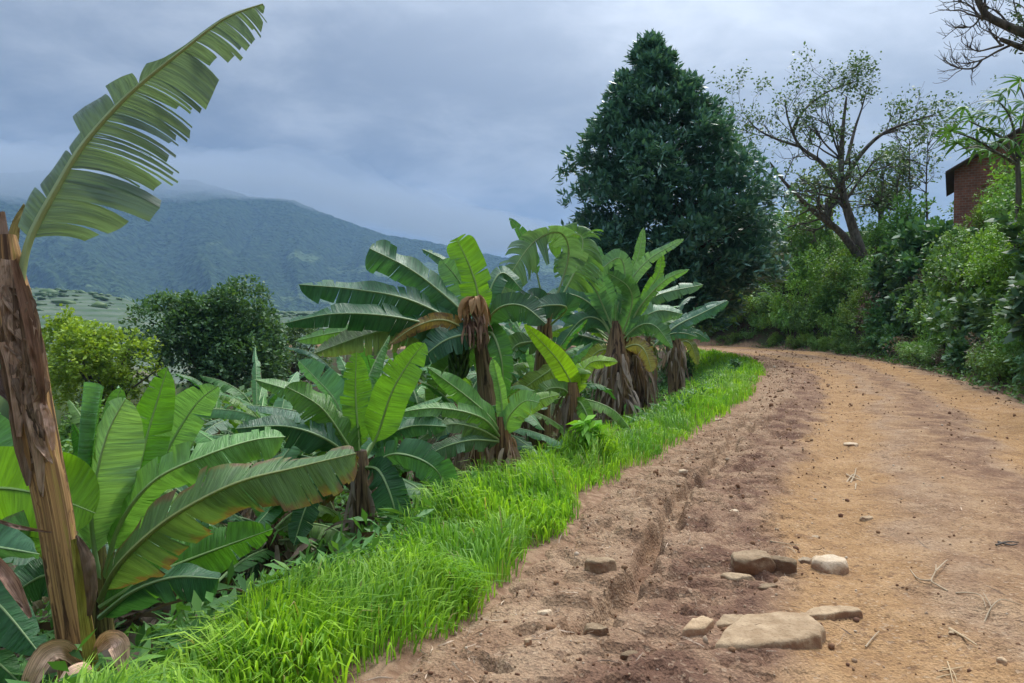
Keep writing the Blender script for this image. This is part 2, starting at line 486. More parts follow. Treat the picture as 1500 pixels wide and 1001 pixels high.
def mat_field():
    m, t = new_mat('hill_field'); geo = t.new('ShaderNodeNewGeometry'); pos = geo.outputs['Position']
    n = t.noise(pos, .018, 5, .62); f = t.noise(pos, .22, 4, .7)
    x, y, z = t.sep(pos)
    row = t.math('SINE', t.math('ADD', t.math('MULTIPLY', z, 3.6), t.math('MULTIPLY', t.noise(pos, .03, 2), 14.0)))
    c = t.mix(t.ss(n, .38, .62), (.085, .120, .085), (.14, .17, .125))  # greens shifted to bluish grey: distance haze put into the field colour
    c = t.mix(t.ss(n, .55, .66, 0, .8), c, (.19, .155, .095))
    c = t.mix(t.ss(row, -.2, .9, 0, .5), c, (.045, .095, .03))
    c = t.mix(t.ss(f, .55, .7, 0, .7), c, (.035, .075, .022))
    finish(t, principled(t, c, .95, None, .05))
    return m


def mat_rock(name, a, b):
    m, t = new_mat(name); tc = t.new('ShaderNodeTexCoord').outputs['Object']; oi = t.new('ShaderNodeObjectInfo')
    n = t.noise(t.vmath('ADD', tc, oi.outputs['Random']), 9, 6, .65); f = t.noise(tc, 60, 4, .65)
    c = t.mix(t.ss(n, .32, .68), a, b); c = t.mix(t.ss(f, .5, .72, 0, .5), c, tuple(q * .45 for q in a))
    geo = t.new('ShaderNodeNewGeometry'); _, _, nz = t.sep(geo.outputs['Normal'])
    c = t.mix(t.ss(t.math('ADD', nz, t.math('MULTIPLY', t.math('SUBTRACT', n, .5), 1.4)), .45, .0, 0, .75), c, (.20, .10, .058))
    c = t.mix(1.0, c, oi.outputs['Color'], 'MULTIPLY')
    finish(t, principled(t, c, .9, t.bump(t.math('ADD', n, t.math('MULTIPLY', f, .5)), .7, .02), .2))
    return m


def mat_brick():
    m, t = new_mat('brick_wall'); tc = t.new('ShaderNodeTexCoord').outputs['Object']
    x, y, z = t.sep(tc)
    b = t.new('ShaderNodeTexBrick'); t.put(b.inputs['Vector'], t.comb(t.math('ADD', x, y), z, 0.0))
    b.inputs['Color1'].default_value = (.34, .125, .075, 1); b.inputs['Color2'].default_value = (.22, .085, .055, 1); b.inputs['Mortar'].default_value = (.26, .2, .16, 1)
    b.inputs['Scale'].default_value = 2.2; b.inputs['Mortar Size'].default_value = .03
    n = t.noise(tc, 3, 4, .6)
    c = t.mix(t.ss(n, .4, .7, 0, .6), b.outputs[0], (.16, .075, .05))
    finish(t, principled(t, c, .9, t.bump(b.outputs[1], -.5, .01), .1))
    return m


M = dict(banana=mat_banana(), leaf=mat_simple_leaf('foliage_leaf', .28, .5), gloss=mat_simple_leaf('glossy_foliage', .18, .38, .5, .5), grass=mat_grass(),
         stem=mat_stem(), dead=mat_dead(), husk=mat_husk(), rib=mat_flat('leaf_midrib', (1, 1, 1), .45, .2, 12, .4),
         bark=mat_bark('tree_bark', (.06, .05, .04), (.17, .145, .115)), road=mat_road(), ground=mat_ground(),
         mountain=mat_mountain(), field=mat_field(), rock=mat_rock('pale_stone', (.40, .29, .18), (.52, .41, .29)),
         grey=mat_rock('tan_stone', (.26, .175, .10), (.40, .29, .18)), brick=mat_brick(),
         twig=mat_flat('dry_twig', (.42, .32, .21), .85, .3), roof=mat_flat('clay_roof', (.09, .065, .055), .85, .4, 6),
         timber=mat_flat('weathered_timber', (.36, .34, .30), .85, .3, 8), fruit=mat_flat('green_fruit', (.05, .10, .025), .45, .3, 10),
         bract=mat_flat('dry_bract', (.40, .235, .11), .7, .5, 14))

# ------------------------------------------------------------------ the road's course and the ground's height
LEFT = np.array([(-4.6, -7), (-3.0, -3.5), (-1.75, 0), (-.95, 2.0), (-.47, 3.26), (.04, 4.39), (.96, 6.93), (2.1, 9.12), (4.67, 14.4), (6.36, 18.8), (8.6, 25), (9.5, 31), (9.0, 37.5), (6.6, 42), (2, 46), (-4, 51)])
RIGHT = np.array([(.6, -9), (2.2, -5), (3.6, -1.5), (4.5, 1.0), (5.3, 3.0), (6.0, 5.0), (7.5, 8.6), (8.6, 11.2), (10.0, 14.4), (11.6, 18.7), (13.4, 24), (15.2, 32), (15.6, 40), (13.6, 46.4), (8.5, 51.5), (-1, 56)])
LEFT = catmull(LEFT, 90); RIGHT = catmull(RIGHT, 90)


def sdist(x, y, line):
    """signed distance to a polyline, positive on its left"""
    x = np.asarray(x, float); y = np.asarray(y, float)
    best = np.full(x.shape, 1e18); sg = np.zeros(x.shape)
    for (ax, ay), (bx, by) in zip(line[:-1], line[1:]):
        dx, dy = bx - ax, by - ay; L2 = dx * dx + dy * dy
        t = np.clip(((x - ax) * dx + (y - ay) * dy) / L2, 0, 1)
        d = (x - ax - t * dx) ** 2 + (y - ay - t * dy) ** 2
        c = dx * (y - ay) - dy * (x - ax)
        k = d < best; best = np.where(k, d, best); sg = np.where(k, np.sign(c), sg)
    return np.sqrt(best) * sg


def H(x, y, detail=True):
    x = np.asarray(x, float); y = np.asarray(y, float)
    dl = sdist(x, y, LEFT); dr = -sdist(x, y, RIGHT)
    zl = np.interp(dl, [-.4, -.12, 0, .15, .8, 1.4, 2.4, 5, 10, 20, 40, 100, 300, 900, 6000], [-.2, -.06, .0, .04, .03, -.22, -.62, -1.35, -2.5, -4.8, -8.5, -19, -42, -60, -80])
    zr = np.interp(dr, [-.4, 0, .3, .8, 2.5, 5, 9, 20, 60, 300, 1000, 6000], [-.2, -.06, .04, .35, 2.7, 4.8, 6.2, 7.6, 12, 40, 60, 60])
    right = dr > dl
    w = np.where(y > 20, smooth(.04, .15, x / np.maximum(y, 1)), 1.0)
    zr = np.where(dr > 0, zr * w + (1 - w) * np.minimum(-1.0 - (y - 45) * .12, -.5) * smooth(0, 6, dr), zr)
    z = np.where(right, zr, zl)
    if detail:
        out = np.maximum(dl, dr)
        z = z + smooth(.1, 1.2, out) * (fbm(x * .8, y * .8, 5, 3) * .10 + fbm(x * .15, y * .15, 9, 2) * .25 * smooth(1, 6, out))
    return z


def Hs(x, y): return float(H(np.array([x]), np.array([y]))[0])


def build_ground():
    r = np.concatenate([np.linspace(.4, 30, 150), np.geomspace(30.6, 9000, 110)])
    a = np.concatenate([np.linspace(-pi, -radians(50), 50)[:-1], np.linspace(-radians(50), radians(50), 300), np.linspace(radians(50), pi, 50)[1:]])
    R, A = np.meshgrid(r, a, indexing='ij'); X = R * np.sin(A); Y = R * np.cos(A)
    Z = H(X, Y)
    off = np.clip(np.maximum(sdist(X, Y, LEFT), -sdist(X, Y, RIGHT)), -1, 3)
    mb = MB(); mb.add(np.stack([X, Y, Z], -1), grid_quads(len(r), len(a))[:, ::-1], uv=np.stack([off, off], -1))
    tag(mb.build('ground', M['ground']), kind='structure')


GULLY = [(G(px, py)[:2]) for px, py in ((835, 935), (872, 905), (903, 880), (930, 850), (948, 815), (962, 795), (985, 755), (1010, 715), (1050, 672), (1105, 622))]
HOLES = [(*G(1100, 842)[:2], .22, .055), (*G(1150, 836)[:2], .16, .05), (*G(1055, 905)[:2], .12, .045), (*G(970, 740)[:2], .2, .05), (*G(1185, 770)[:2], .2, .03), (*G(1245, 690)[:2], .3, .03), (*G(810, 900)[:2], .12, .04), (*G(1340, 875)[:2], .25, .03), (*G(1150, 640)[:2], .35, .04)]


def road_z(X, Y, a, fine=True):
    """height of the dirt surface; a: share of the width from the left edge"""
    near = smooth(30, 8, Y)
    z = .045 * fbm(X * .9, Y * .9, 21, 4) + .02 * fbm(X * 3.2, Y * 3.2, 22, 4)
    z -= .05 * np.exp(-((a - .36) / .06) ** 2) + .06 * np.exp(-((a - .80) / .06) ** 2) - .035 * np.exp(-((a - .57) / .09) ** 2)
    if fine:
        rough = .35 + .9 * smooth(.45, .62, vnoise(X * .8 + 4, Y * .8, 31)) + .8 * np.exp(-((a - .14) / .12) ** 2)
        z += near * rough * (.017 * fbm(X * 11, Y * 11, 23, 3) + .010 * fbm(X * 31, Y * 31, 24, 2))
        step = vnoise(X * 5.5 + fbm(X * 2, Y * 2, 41, 2) * 2, Y * 5.5, 42)       # broken crust along the left side
        z += .055 * smooth(.44, .49, step) * np.exp(-((a - .10) / .13) ** 2) * near
        cr = np.abs(fbm(X * 1.5 + .35 * fbm(X * 6, Y * 6, 81, 2), Y * 2.2, 82, 3)); lm = smooth(.36, .22, a) * near
        z -= .040 * smooth(.055, .012, cr) * lm + .012 * smooth(.16, .04, cr) * lm
        cr2 = np.abs(fbm(X * 3.4, Y * 4.6, 84, 3)); z -= .016 * smooth(.05, .01, cr2) * near * smooth(.40, .6, vnoise(X * .7, Y * .7 + 3, 85))
    g = sdist(X, Y, catmull(GULLY, 40)); gd = np.abs(g + .09 * fbm(X * 3, Y * 3, 51, 3))
    ends = smooth(3.2, 4.1, Y) * smooth(12, 8.0, Y)
    z -= ends * .19 * smooth(.11, .055, gd) * (.45 + .75 * vnoise(X * 2.2, Y * 2.2, 53))
    z -= ends * .03 * smooth(.40, .08, gd)
    for hx, hy, hr, hd in HOLES:
        q = np.hypot(X - hx, Y - hy) + .08 * fbm(X * 6, Y * 6, 61, 2); z -= hd * smooth(hr, hr * .35, q)
    return z


def build_road():
    # rows along the road, dense near the camera
    C = (LEFT + RIGHT) / 2
    s = [0.0]; 
    Ld = catmull(LEFT, 2400); Rd = catmull(RIGHT, 2400); Cd = (Ld + Rd) / 2
    arc = np.concatenate([[0], np.cumsum(np.linalg.norm(np.diff(Cd, axis=0), axis=1))]); tot = arc[-1]
    while s[-1] < tot:
        i = min(np.searchsorted(arc, s[-1]), 2399); d = np.hypot(*Ld[i])
        yy = Ld[i, 1]
        s.append(s[-1] + (max(.02, .0055 * max(d, 0)) if yy > 1.5 else .15))
    s = np.minimum(np.array(s), tot)
    Lx = np.stack([np.interp(s, arc, Ld[:, k]) for k in (0, 1)], -1); Rx = np.stack([np.interp(s, arc, Rd[:, k]) for k in (0, 1)], -1)
    a = np.concatenate([np.linspace(-.05, .62, 190)[:-1], np.linspace(.62, 1.05, 70)])
    XY = Lx[:, None] * (1 - a[None, :, None]) + Rx[:, None] * a[None, :, None]
    X, Y = XY[..., 0], XY[..., 1]; A = np.broadcast_to(a[None], X.shape)
    # ragged edges sink under the verge
    Z = road_z(X, Y, A) - .13 * smooth(.0, -.05, A + .012 * fbm(X * 2, Y * 2, 71, 3)) - .13 * smooth(1.0, 1.05, A + .012 * fbm(X * 2, Y * 2, 72, 3))
    mb = MB(); uv = np.stack([A, np.broadcast_to(s[:, None], A.shape)], -1)
    mb.add(np.stack([X, Y, Z], -1), grid_quads(*X.shape), uv=uv)
    tag(mb.build('road', M['road']), kind='structure')


build_ground(); build_road()


def road_at(x, y):
    """surface height of the road near x, y"""
    x = np.atleast_1d(np.asarray(x, float)); y = np.atleast_1d(np.asarray(y, float))
    dl = -sdist(x, y, LEFT); dr = sdist(x, y, RIGHT); a = dl / np.maximum(dl + dr, .1)
    return road_z(x, y, a)


# ------------------------------------------------------------------ far setting: hill, mountain, cloud, haze
def az(px): return math.atan((px - CX) / F)


def build_hill():
    pxs = [-500, -120, 0, 60, 120, 180, 215, 300, 390, 480, 600, 720, 820]; ys = [440, 432, 425, 422, 427, 437, 452, 460, 456, 455, 462, 470, 480]
    A = np.linspace(az(-420), az(820), 170); r = np.geomspace(110, 900, 120)
    R, AA = np.meshgrid(r, A, indexing='ij'); px = CX + F * np.tan(AA)
    crest = (HOR - np.interp(px, pxs, ys)) / F * 480 * np.cos(AA) * 1.0 + 1.6
    k = smooth(100, 490, R); k2 = smooth(480, 900, R)
    Z = -17 + (crest + 17) * k - k2 * 70
    X = R * np.sin(AA); Y = R * np.cos(AA)
    Z += fbm(X * .012, Y * .012, 81, 4) * 5 * smooth(110, 250, R) * smooth(520, 380, R)
    mb = MB(); mb.add(np.stack([X, Y, Z], -1), grid_quads(len(r), len(A))[:, ::-1])
    tag(mb.build('hill', M['field']), kind='structure')
    # crop bushes and scrub dotted over the field
    rng = np.random.default_rng(5); n = 3800
    i = rng.integers(5, 75, n); j = rng.integers(0, len(A), n)
    c = np.stack([X[i, j], Y[i, j], Z[i, j]], -1) + rng.normal(size=(n, 3)) * np.array([2.0, 2.0, 0])
    keep = vnoise(c[:, 0] * .02, c[:, 1] * .02, 83) > .38; c = c[keep]; n = len(c)
    mb = MB(); s = rng.uniform(.5, 1.7, n) * np.where(rng.random(n) < .04, 2.4, 1)
    bv, bf = ico_pts(1); m_ = len(bv)
    v = c[:, None] + bv[None] * np.array([1.3, 1.3, .6]) * s[:, None, None] * rng.uniform(.65, 1.25, (n, m_, 1))
    mb.add(v, tris=(np.arange(n)[:, None, None] * m_ + bf[None]).reshape(-1, 3))
    o = mb.build('scrub', M['leaf'], color=(.045, .085, .028)); tag(o, 'small dark bushes dotted over the far hillside field', 'scrub', kind='stuff')


def build_mountain():
    pxs = [-700, -300, -120, 0, 90, 190, 290, 370, 430, 480, 560, 650, 740, 790, 850, 950, 1100, 1300, 1700]
    ys = [330, 285, 262, 258, 252, 262, 268, 292, 296, 317, 345, 361, 381, 372, 378, 395, 420, 440, 455]
    A = np.linspace(az(-520), az(1350), 560); r = np.concatenate([np.linspace(900, 1500, 40)[:-1], np.linspace(1500, 2650, 170), np.linspace(2660, 3400, 25)])
    R, AA = np.meshgrid(r, A, indexing='ij'); px = CX + F * np.tan(AA)
    X = R * np.sin(AA); Y = R * np.cos(AA)
    crest = (HOR - np.interp(px, pxs, ys)) / F * 2600 * np.cos(AA) + 1.6
    k = np.clip((R - 950) / (2600 - 950), 0, 1)
    prof = .18 * k + .82 * (k ** 1.5)
    base = -40
    Z = base + (crest - base) * np.where(R < 2600, prof, np.maximum(1 - ((R - 2600) / 800) ** 1.4 * .8, 0))
    spur = np.abs(fbm(AA * 14 + fbm(X * .0012, Y * .0012, 90, 2) * .8, R * .0006, 91, 4))
    Z -= spur * 110 * smooth(0, .35, k) * smooth(1.02, .75, k)
    Z += fbm(X * .004, Y * .004, 92, 4) * 22 * smooth(0, .2, k) * smooth(1.05, .85, k)
    Z += (vnoise(X * .085, Y * .085, 93) * 7 + vnoise(X * .19, Y * .19, 94) * 4) * smooth(.0, .1, k)
    mb = MB(); mb.add(np.stack([X, Y, Z], -1), grid_quads(len(r), len(A))[:, ::-1])
    tag(mb.build('mountain', M['mountain']), kind='structure')


def volume_mat(name, color, density, aniso=0.0):
    m, t = new_mat(name)
    v = t.new('ShaderNodeVolumePrincipled'); v.inputs['Color'].default_value = (*color, 1); v.inputs['Density'].default_value = density; v.inputs['Anisotropy'].default_value = aniso
    o = t.new('ShaderNodeOutputMaterial'); t.l.new(v.outputs[0], o.inputs['Volume'])
    return m


def build_cloud():
    """low cloud lying on the mountain's crest: a lens with a ragged underside, thin at its rim"""
    A = np.linspace(az(-600), az(1000), 150); r = np.linspace(1500, 3900, 70)
    R, AA = np.meshgrid(r, A, indexing='ij'); px = CX + F * np.tan(AA); X = R * np.sin(AA); Y = R * np.cos(AA)
    und = (HOR - np.interp(px, [-600, 0, 150, 300, 430, 520, 650, 760, 900], [250, 272, 284, 286, 296, 322, 352, 372, 380])) / F * 2500 * np.cos(AA)
    env = smooth(0, .45, (R - 1500) / 1100) * smooth(3900, 3300, R) * smooth(az(-600), az(-350), AA) * smooth(az(1000), az(700), AA)
    lump = fbm(X * .0045, Y * .0045, 95, 5) * 75 + np.abs(fbm(X * .012, Y * .012, 96, 4)) * -34
    bottom = und * R / 2500 + 60 - 60 * env + lump * (.2 + .6 * env)
    top = bottom + 1 + 120 * env ** 1.6 + fbm(X * .004, Y * .004, 97, 4) * 40 * env
    top = np.maximum(top, bottom + .5)
    nu, nv = R.shape; q = grid_quads(nu, nv); N = nu * nv
    v = np.concatenate([np.stack([X, Y, bottom], -1).reshape(-1, 3), np.stack([X, Y, top], -1).reshape(-1, 3)])
    idx = np.arange(N).reshape(nu, nv)
    ring = np.concatenate([idx[0, :-1], idx[:-1, -1], idx[-1, :0:-1], idx[:0:-1, 0]]); nxt = np.roll(ring, -1)
    side = np.stack([ring, nxt, nxt + N, ring + N], -1)
    mb = MB(); mb.add(v, np.concatenate([q, q[:, ::-1] + N, side[:, ::-1]]))
    o = mb.build('cloud', volume_mat('cloud_vapour', (.52, .57, .64), .0024, 0.0))
    tag(o, 'low grey cloud veiling the forested mountain crest', 'cloud', kind='stuff')


def build_haze():
    mb = MB(); x0, x1, y0, y1, z0, z1 = -4200, 4200, -300, 5200, -90, 560
    v = [(x0, y0, z0), (x1, y0, z0), (x1, y1, z0), (x0, y1, z0), (x0, y0, z1), (x1, y0, z1), (x1, y1, z1), (x0, y1, z1)]
    mb.add(v, [(3, 2, 1, 0), (4, 5, 6, 7), (0, 1, 5, 4), (1, 2, 6, 5), (2, 3, 7, 6), (3, 0, 4, 7)])
    o = mb.build('haze', volume_mat('haze_air', (.38, .62, 1.0), .00018, 0.0), sm=False)
    tag(o, 'thin blue haze filling the valley air', 'haze', kind='stuff')


build_hill(); build_mountain(); build_cloud(); build_haze()


# ------------------------------------------------------------------ banana plants
def blade_half(mb, C, T, Bd, N, wid, t, side, ang0, curl, cuts, rng, gap, scat, slant, wave, sag, n_dense, K=5):
    Lh = np.linalg.norm(np.diff(C, axis=0), axis=1).sum()
    v = np.linspace(0, 1, K + 1)
    edges = np.concatenate([[t[0]], cuts, [t[-1]]])
    ph = rng.uniform(0, 6.28)
    for ta, tb in zip(edges[:-1], edges[1:]):
        if tb - ta < 1e-3: continue
        m = max(3, int((tb - ta) / (t[-1] - t[0]) * n_dense) + 1); ts = np.linspace(ta, tb, m)
        ip = lambda arr: np.stack([np.interp(ts, t, arr[:, k]) for k in range(3)], -1)
        c, tt, b, nn = ip(C), unit(ip(T)), unit(ip(Bd)), unit(ip(N)); w = np.interp(ts, t, wid)
        torn = len(edges) > 2
        da = rng.normal() * scat if torn else 0; tc = (ta + tb) / 2 + rng.normal() * (tb - ta) * .15
        cu = curl + (rng.normal() * scat * .8 if torn else 0); short = rng.uniform(.74, 1.05) if torn else 1
        tw = .22 * np.sin(ts * 2 * pi * 1.3 + ph) + .10 * np.sin(ts * 2 * pi * 4.1 + ph * 3)
        ang = ang0 + tw[:, None] * (v ** .5)[None] + (da * v + cu * v ** 1.4)[None]
        dirs = np.cos(ang)[:, :, None] * b[:, None] * side + np.sin(ang)[:, :, None] * nn[:, None]
        step = dirs * (w * short / K)[:, None, None]; step[:, 0] = 0
        pos = c[:, None] + np.cumsum(step, 1)
        pos += tt[:, None] * (slant * v[None, :, None] * w[:, None, None])
        if torn: pos += tt[:, None] * ((tc - ts)[:, None] * Lh * (gap * rng.uniform(.4, 1.6)) * (v ** 1.7)[None])[:, :, None]
        wv = np.sin(ts * 2 * pi * 7 + ph)[:, None] * .6 + np.sin(ts * 2 * pi * 17 + ph * 2)[:, None] * .4
        pos += nn[:, None] * (wave * wv * v[None] * w[:, None])[:, :, None]
        pos[:, :, 2] -= sag * (v ** 2)[None] * w[:, None]
        uv = np.stack(np.broadcast_arrays(ts[:, None], .5 + .5 * side * v[None]), -1)
        mb.add(pos, grid_quads(m, K + 1), uv=uv)


def widths(t, W, tip=.22, base=.16, tipw=0.0):
    b = np.clip(t / base, 0, 1) ** .55; e = np.clip((1 - t) / min(tip * 1.45, .8), 0, 1)
    return W * b * np.sin(e * pi / 2) ** .75


def leaf(parent, spine, W, col, rng, petiole=.12, angs=(0, 0), curls=(0, 0), tears=(4, 4), gap=.10, scat=.18, slant=.22, wave=.05, sag=0.0,
         tip=.32, facing=None, wprof=None, rib=.012, brown=0.0, dense=42, ribcol=None, base=.16):
    """one banana leaf along the 3-D spine. angs: how the lower/right and the upper/left half lean (radians, + towards the viewer side)"""
    org = np.array(parent.location)
    n = 40; S = catmull(spine, n); T = unit(np.gradient(S, axis=0))
    if facing is None:
        up = np.array([0, 0, 1.0]); Bd = unit(np.cross(T, up) + 1e-6); Nn = np.cross(Bd, T)
    else:
        V = unit(np.asarray(facing)[None] - S); Bd = unit(np.cross(T, V)); Nn = unit(np.cross(Bd, T))
        if (Bd.mean(0) * np.array([.35, 0, -1.0])).sum() < 0: Bd = -Bd
        Nn = V - (V * T).sum(-1, keepdims=True) * T; Nn = unit(Nn)
    s = np.linspace(0, 1, n); k0 = int(petiole * (n - 1)); t = (s[k0:] - s[k0]) / (1 - s[k0])
    wid = widths(t, W, tip, base); wids = (wid, wid)
    if wprof is not None: wids = tuple(W * np.interp(t, np.linspace(0, 1, len(w_)), w_) for w_ in wprof)
    tears = tuple(t_ + int(rng.integers(1, 6)) if isinstance(t_, int) and t_ > 0 else t_ for t_ in tears)
    mb = MB()
    for side, ang, curl, nt, wid in ((1, angs[0], curls[0], tears[0], wids[0]), (-1, angs[1], curls[1], tears[1], wids[1])):
        cuts = np.sort(rng.uniform(.05, .96, nt)) if isinstance(nt, int) else np.array(nt)
        blade_half(mb, S[k0:] - org, T[k0:], Bd[k0:], Nn[k0:], wid, t, side, ang, curl, cuts, rng, gap, scat, slant, wave, sag, dense)
    o = mb.build('leaf', M['banana'], parent, color=(*col, 1.0 - brown))
    rb = MB(); rad = rib * (1 - .86 * s) ; rad = np.maximum(rad, rib * .1)
    tube(rb, S - org, rad, 6)
    rc = ribcol or tuple(min(1, .55 * c + q) for c, q in zip(col, (.22, .29, .12)))
    r = rb.build('midrib', M['rib'], o, color=rc)
    return o


def stem(parent, pts, rad, rng, name='stem', rough=.10, col=(1, 1, 1), sides=28, rows=70, layers=5):
    """pseudostem of wrapped sheaths: overlapping edges wind slowly up it"""
    org = np.array(parent.location); S = catmull(pts, rows); R = np.interp(np.linspace(0, 1, rows), np.linspace(0, 1, len(rad)), rad)
    T = unit(np.gradient(S, axis=0)); A = unit(np.cross(T, [0, 1.0, 0])); B = np.cross(T, A)
    a = np.linspace(0, 2 * pi, sides + 1); s = np.linspace(0, 1, rows)
    Lr = np.concatenate([[0], np.cumsum(np.linalg.norm(np.diff(S, axis=0), axis=1))])
    tw = s * rng.uniform(-1.2, 1.2) * 2
    ph = (a[None] + tw[:, None]) / (2 * pi) * layers
    saw = (ph + fbm(s * 5, s * 0, 3, 2)[:, None] * .5) % 1.0
    rel = saw * .22 * rough / .1 * .8
    nz = fbm(np.cos(a)[None] * 1.5 + Lr[:, None] * 3, np.sin(a)[None] * 1.5 + Lr[:, None] * .6, int(rng.integers(1000)), 4)
    nz[:, -1] = nz[:, 0]; rel[:, -1] = rel[:, 0]
    rr = R[:, None] * (1 + rel - .08 + nz * rough * 1.3)
    v = S[:, None] + rr[..., None] * (np.cos(a)[None, :, None] * A[:, None] + np.sin(a)[None, :, None] * B[:, None]) - org
    uv = np.stack(np.broadcast_arrays(Lr[:, None], (a / (2 * pi))[None]), -1)
    mb = MB(); mb.add(v, grid_quads(rows, sides + 1)[:, ::-1], uv=uv)
    c = v[-1, :-1].mean(0); k = np.arange(sides); mb.add(np.vstack([v[-1], c]), tris=np.stack([k, k + 1, np.full(sides, sides + 1)], -1), uv=np.zeros((sides + 2, 2)))
    return mb.build(name, M['stem'], parent, color=col)


def strip(mb, p, d0, L, w, rng, gravity=1.2, n=7, curl=.6):
    """a limp dry ribbon starting at p towards d0, bending down"""
    d = np.array(d0, float); pts = [np.array(p, float)]
    for i in range(n - 1):
        d = unit(d + np.array([0, 0, -gravity / n * 1.6]) + rng.normal(size=3) * .16); pts.append(pts[-1] + d * L / (n - 1))
    pts = np.array(pts); T = unit(np.gradient(pts, axis=0)); sd = unit(np.cross(T, rng.normal(size=3)))
    ww = w * np.array([.5, .9, 1, .95, .8, .55, .12])[:n] if n == 7 else w * np.sin(np.linspace(.5, 3.0, n))
    nr = np.cross(T, sd); cu = rng.uniform(-curl, curl)
    v = np.stack([pts - sd * ww[:, None] + nr * (cu * ww)[:, None], pts, pts + sd * ww[:, None] + nr * (cu * ww)[:, None]], 1)
    mb.add(v, grid_quads(n, 3))


def skirt(parent, c, r, z0, z1, n, rng, L=(.25, .6), w=(.012, .035), col=(1, 1, 1)):
    """shaggy dead leaves hanging round a stem"""
    org = np.array(parent.location); mb = MB(); c = np.asarray(c, float)
    for i in range(n):
        a = rng.uniform(0, 2 * pi); z = rng.uniform(z0, z1); q = rng.uniform(.7, 1.1)
        p = np.array([c[0] + cos(a) * r * q, c[1] + sin(a) * r * q, z]) - org
        strip(mb, p, (cos(a) * .45, sin(a) * .45, rng.uniform(-.9, .3)), rng.uniform(*L), rng.uniform(*w), rng, 2.4)
    o = mb.build('dead_leaf_skirt', M['dead'], parent, color=tuple(1.55 * q for q in col)); o['kind'] = 'stuff'
    return o


DK = (.030, .105, .038); MD = (.050, .155, .040); LT = (.085, .215, .050); MINT = (.115, .255, .105); LIME = (.21, .40, .028); KHAKI = (.135, .17, .062); YEL = (.36, .34, .04); BLU = (.060, .150, .085); OLIVE = (.10, .20, .03)


def pl(parent, pts, W, col, rng, **kw):
    """leaf given by photo pixels with distances; W in photo pixels at the middle distance"""
    S = [P(*p) for p in pts]; dm = np.mean([p[2] for p in pts])
    return leaf(parent, S, W * .88 / F * dm, col, rng, facing=CAM, **kw)


def plant(px, py, d, label, group=None, name='banana_plant'):
    p = P(px, py, d); z = Hs(p[0], p[1])
    return empty(name, (p[0], p[1], z - .03), label, 'banana plant', group)


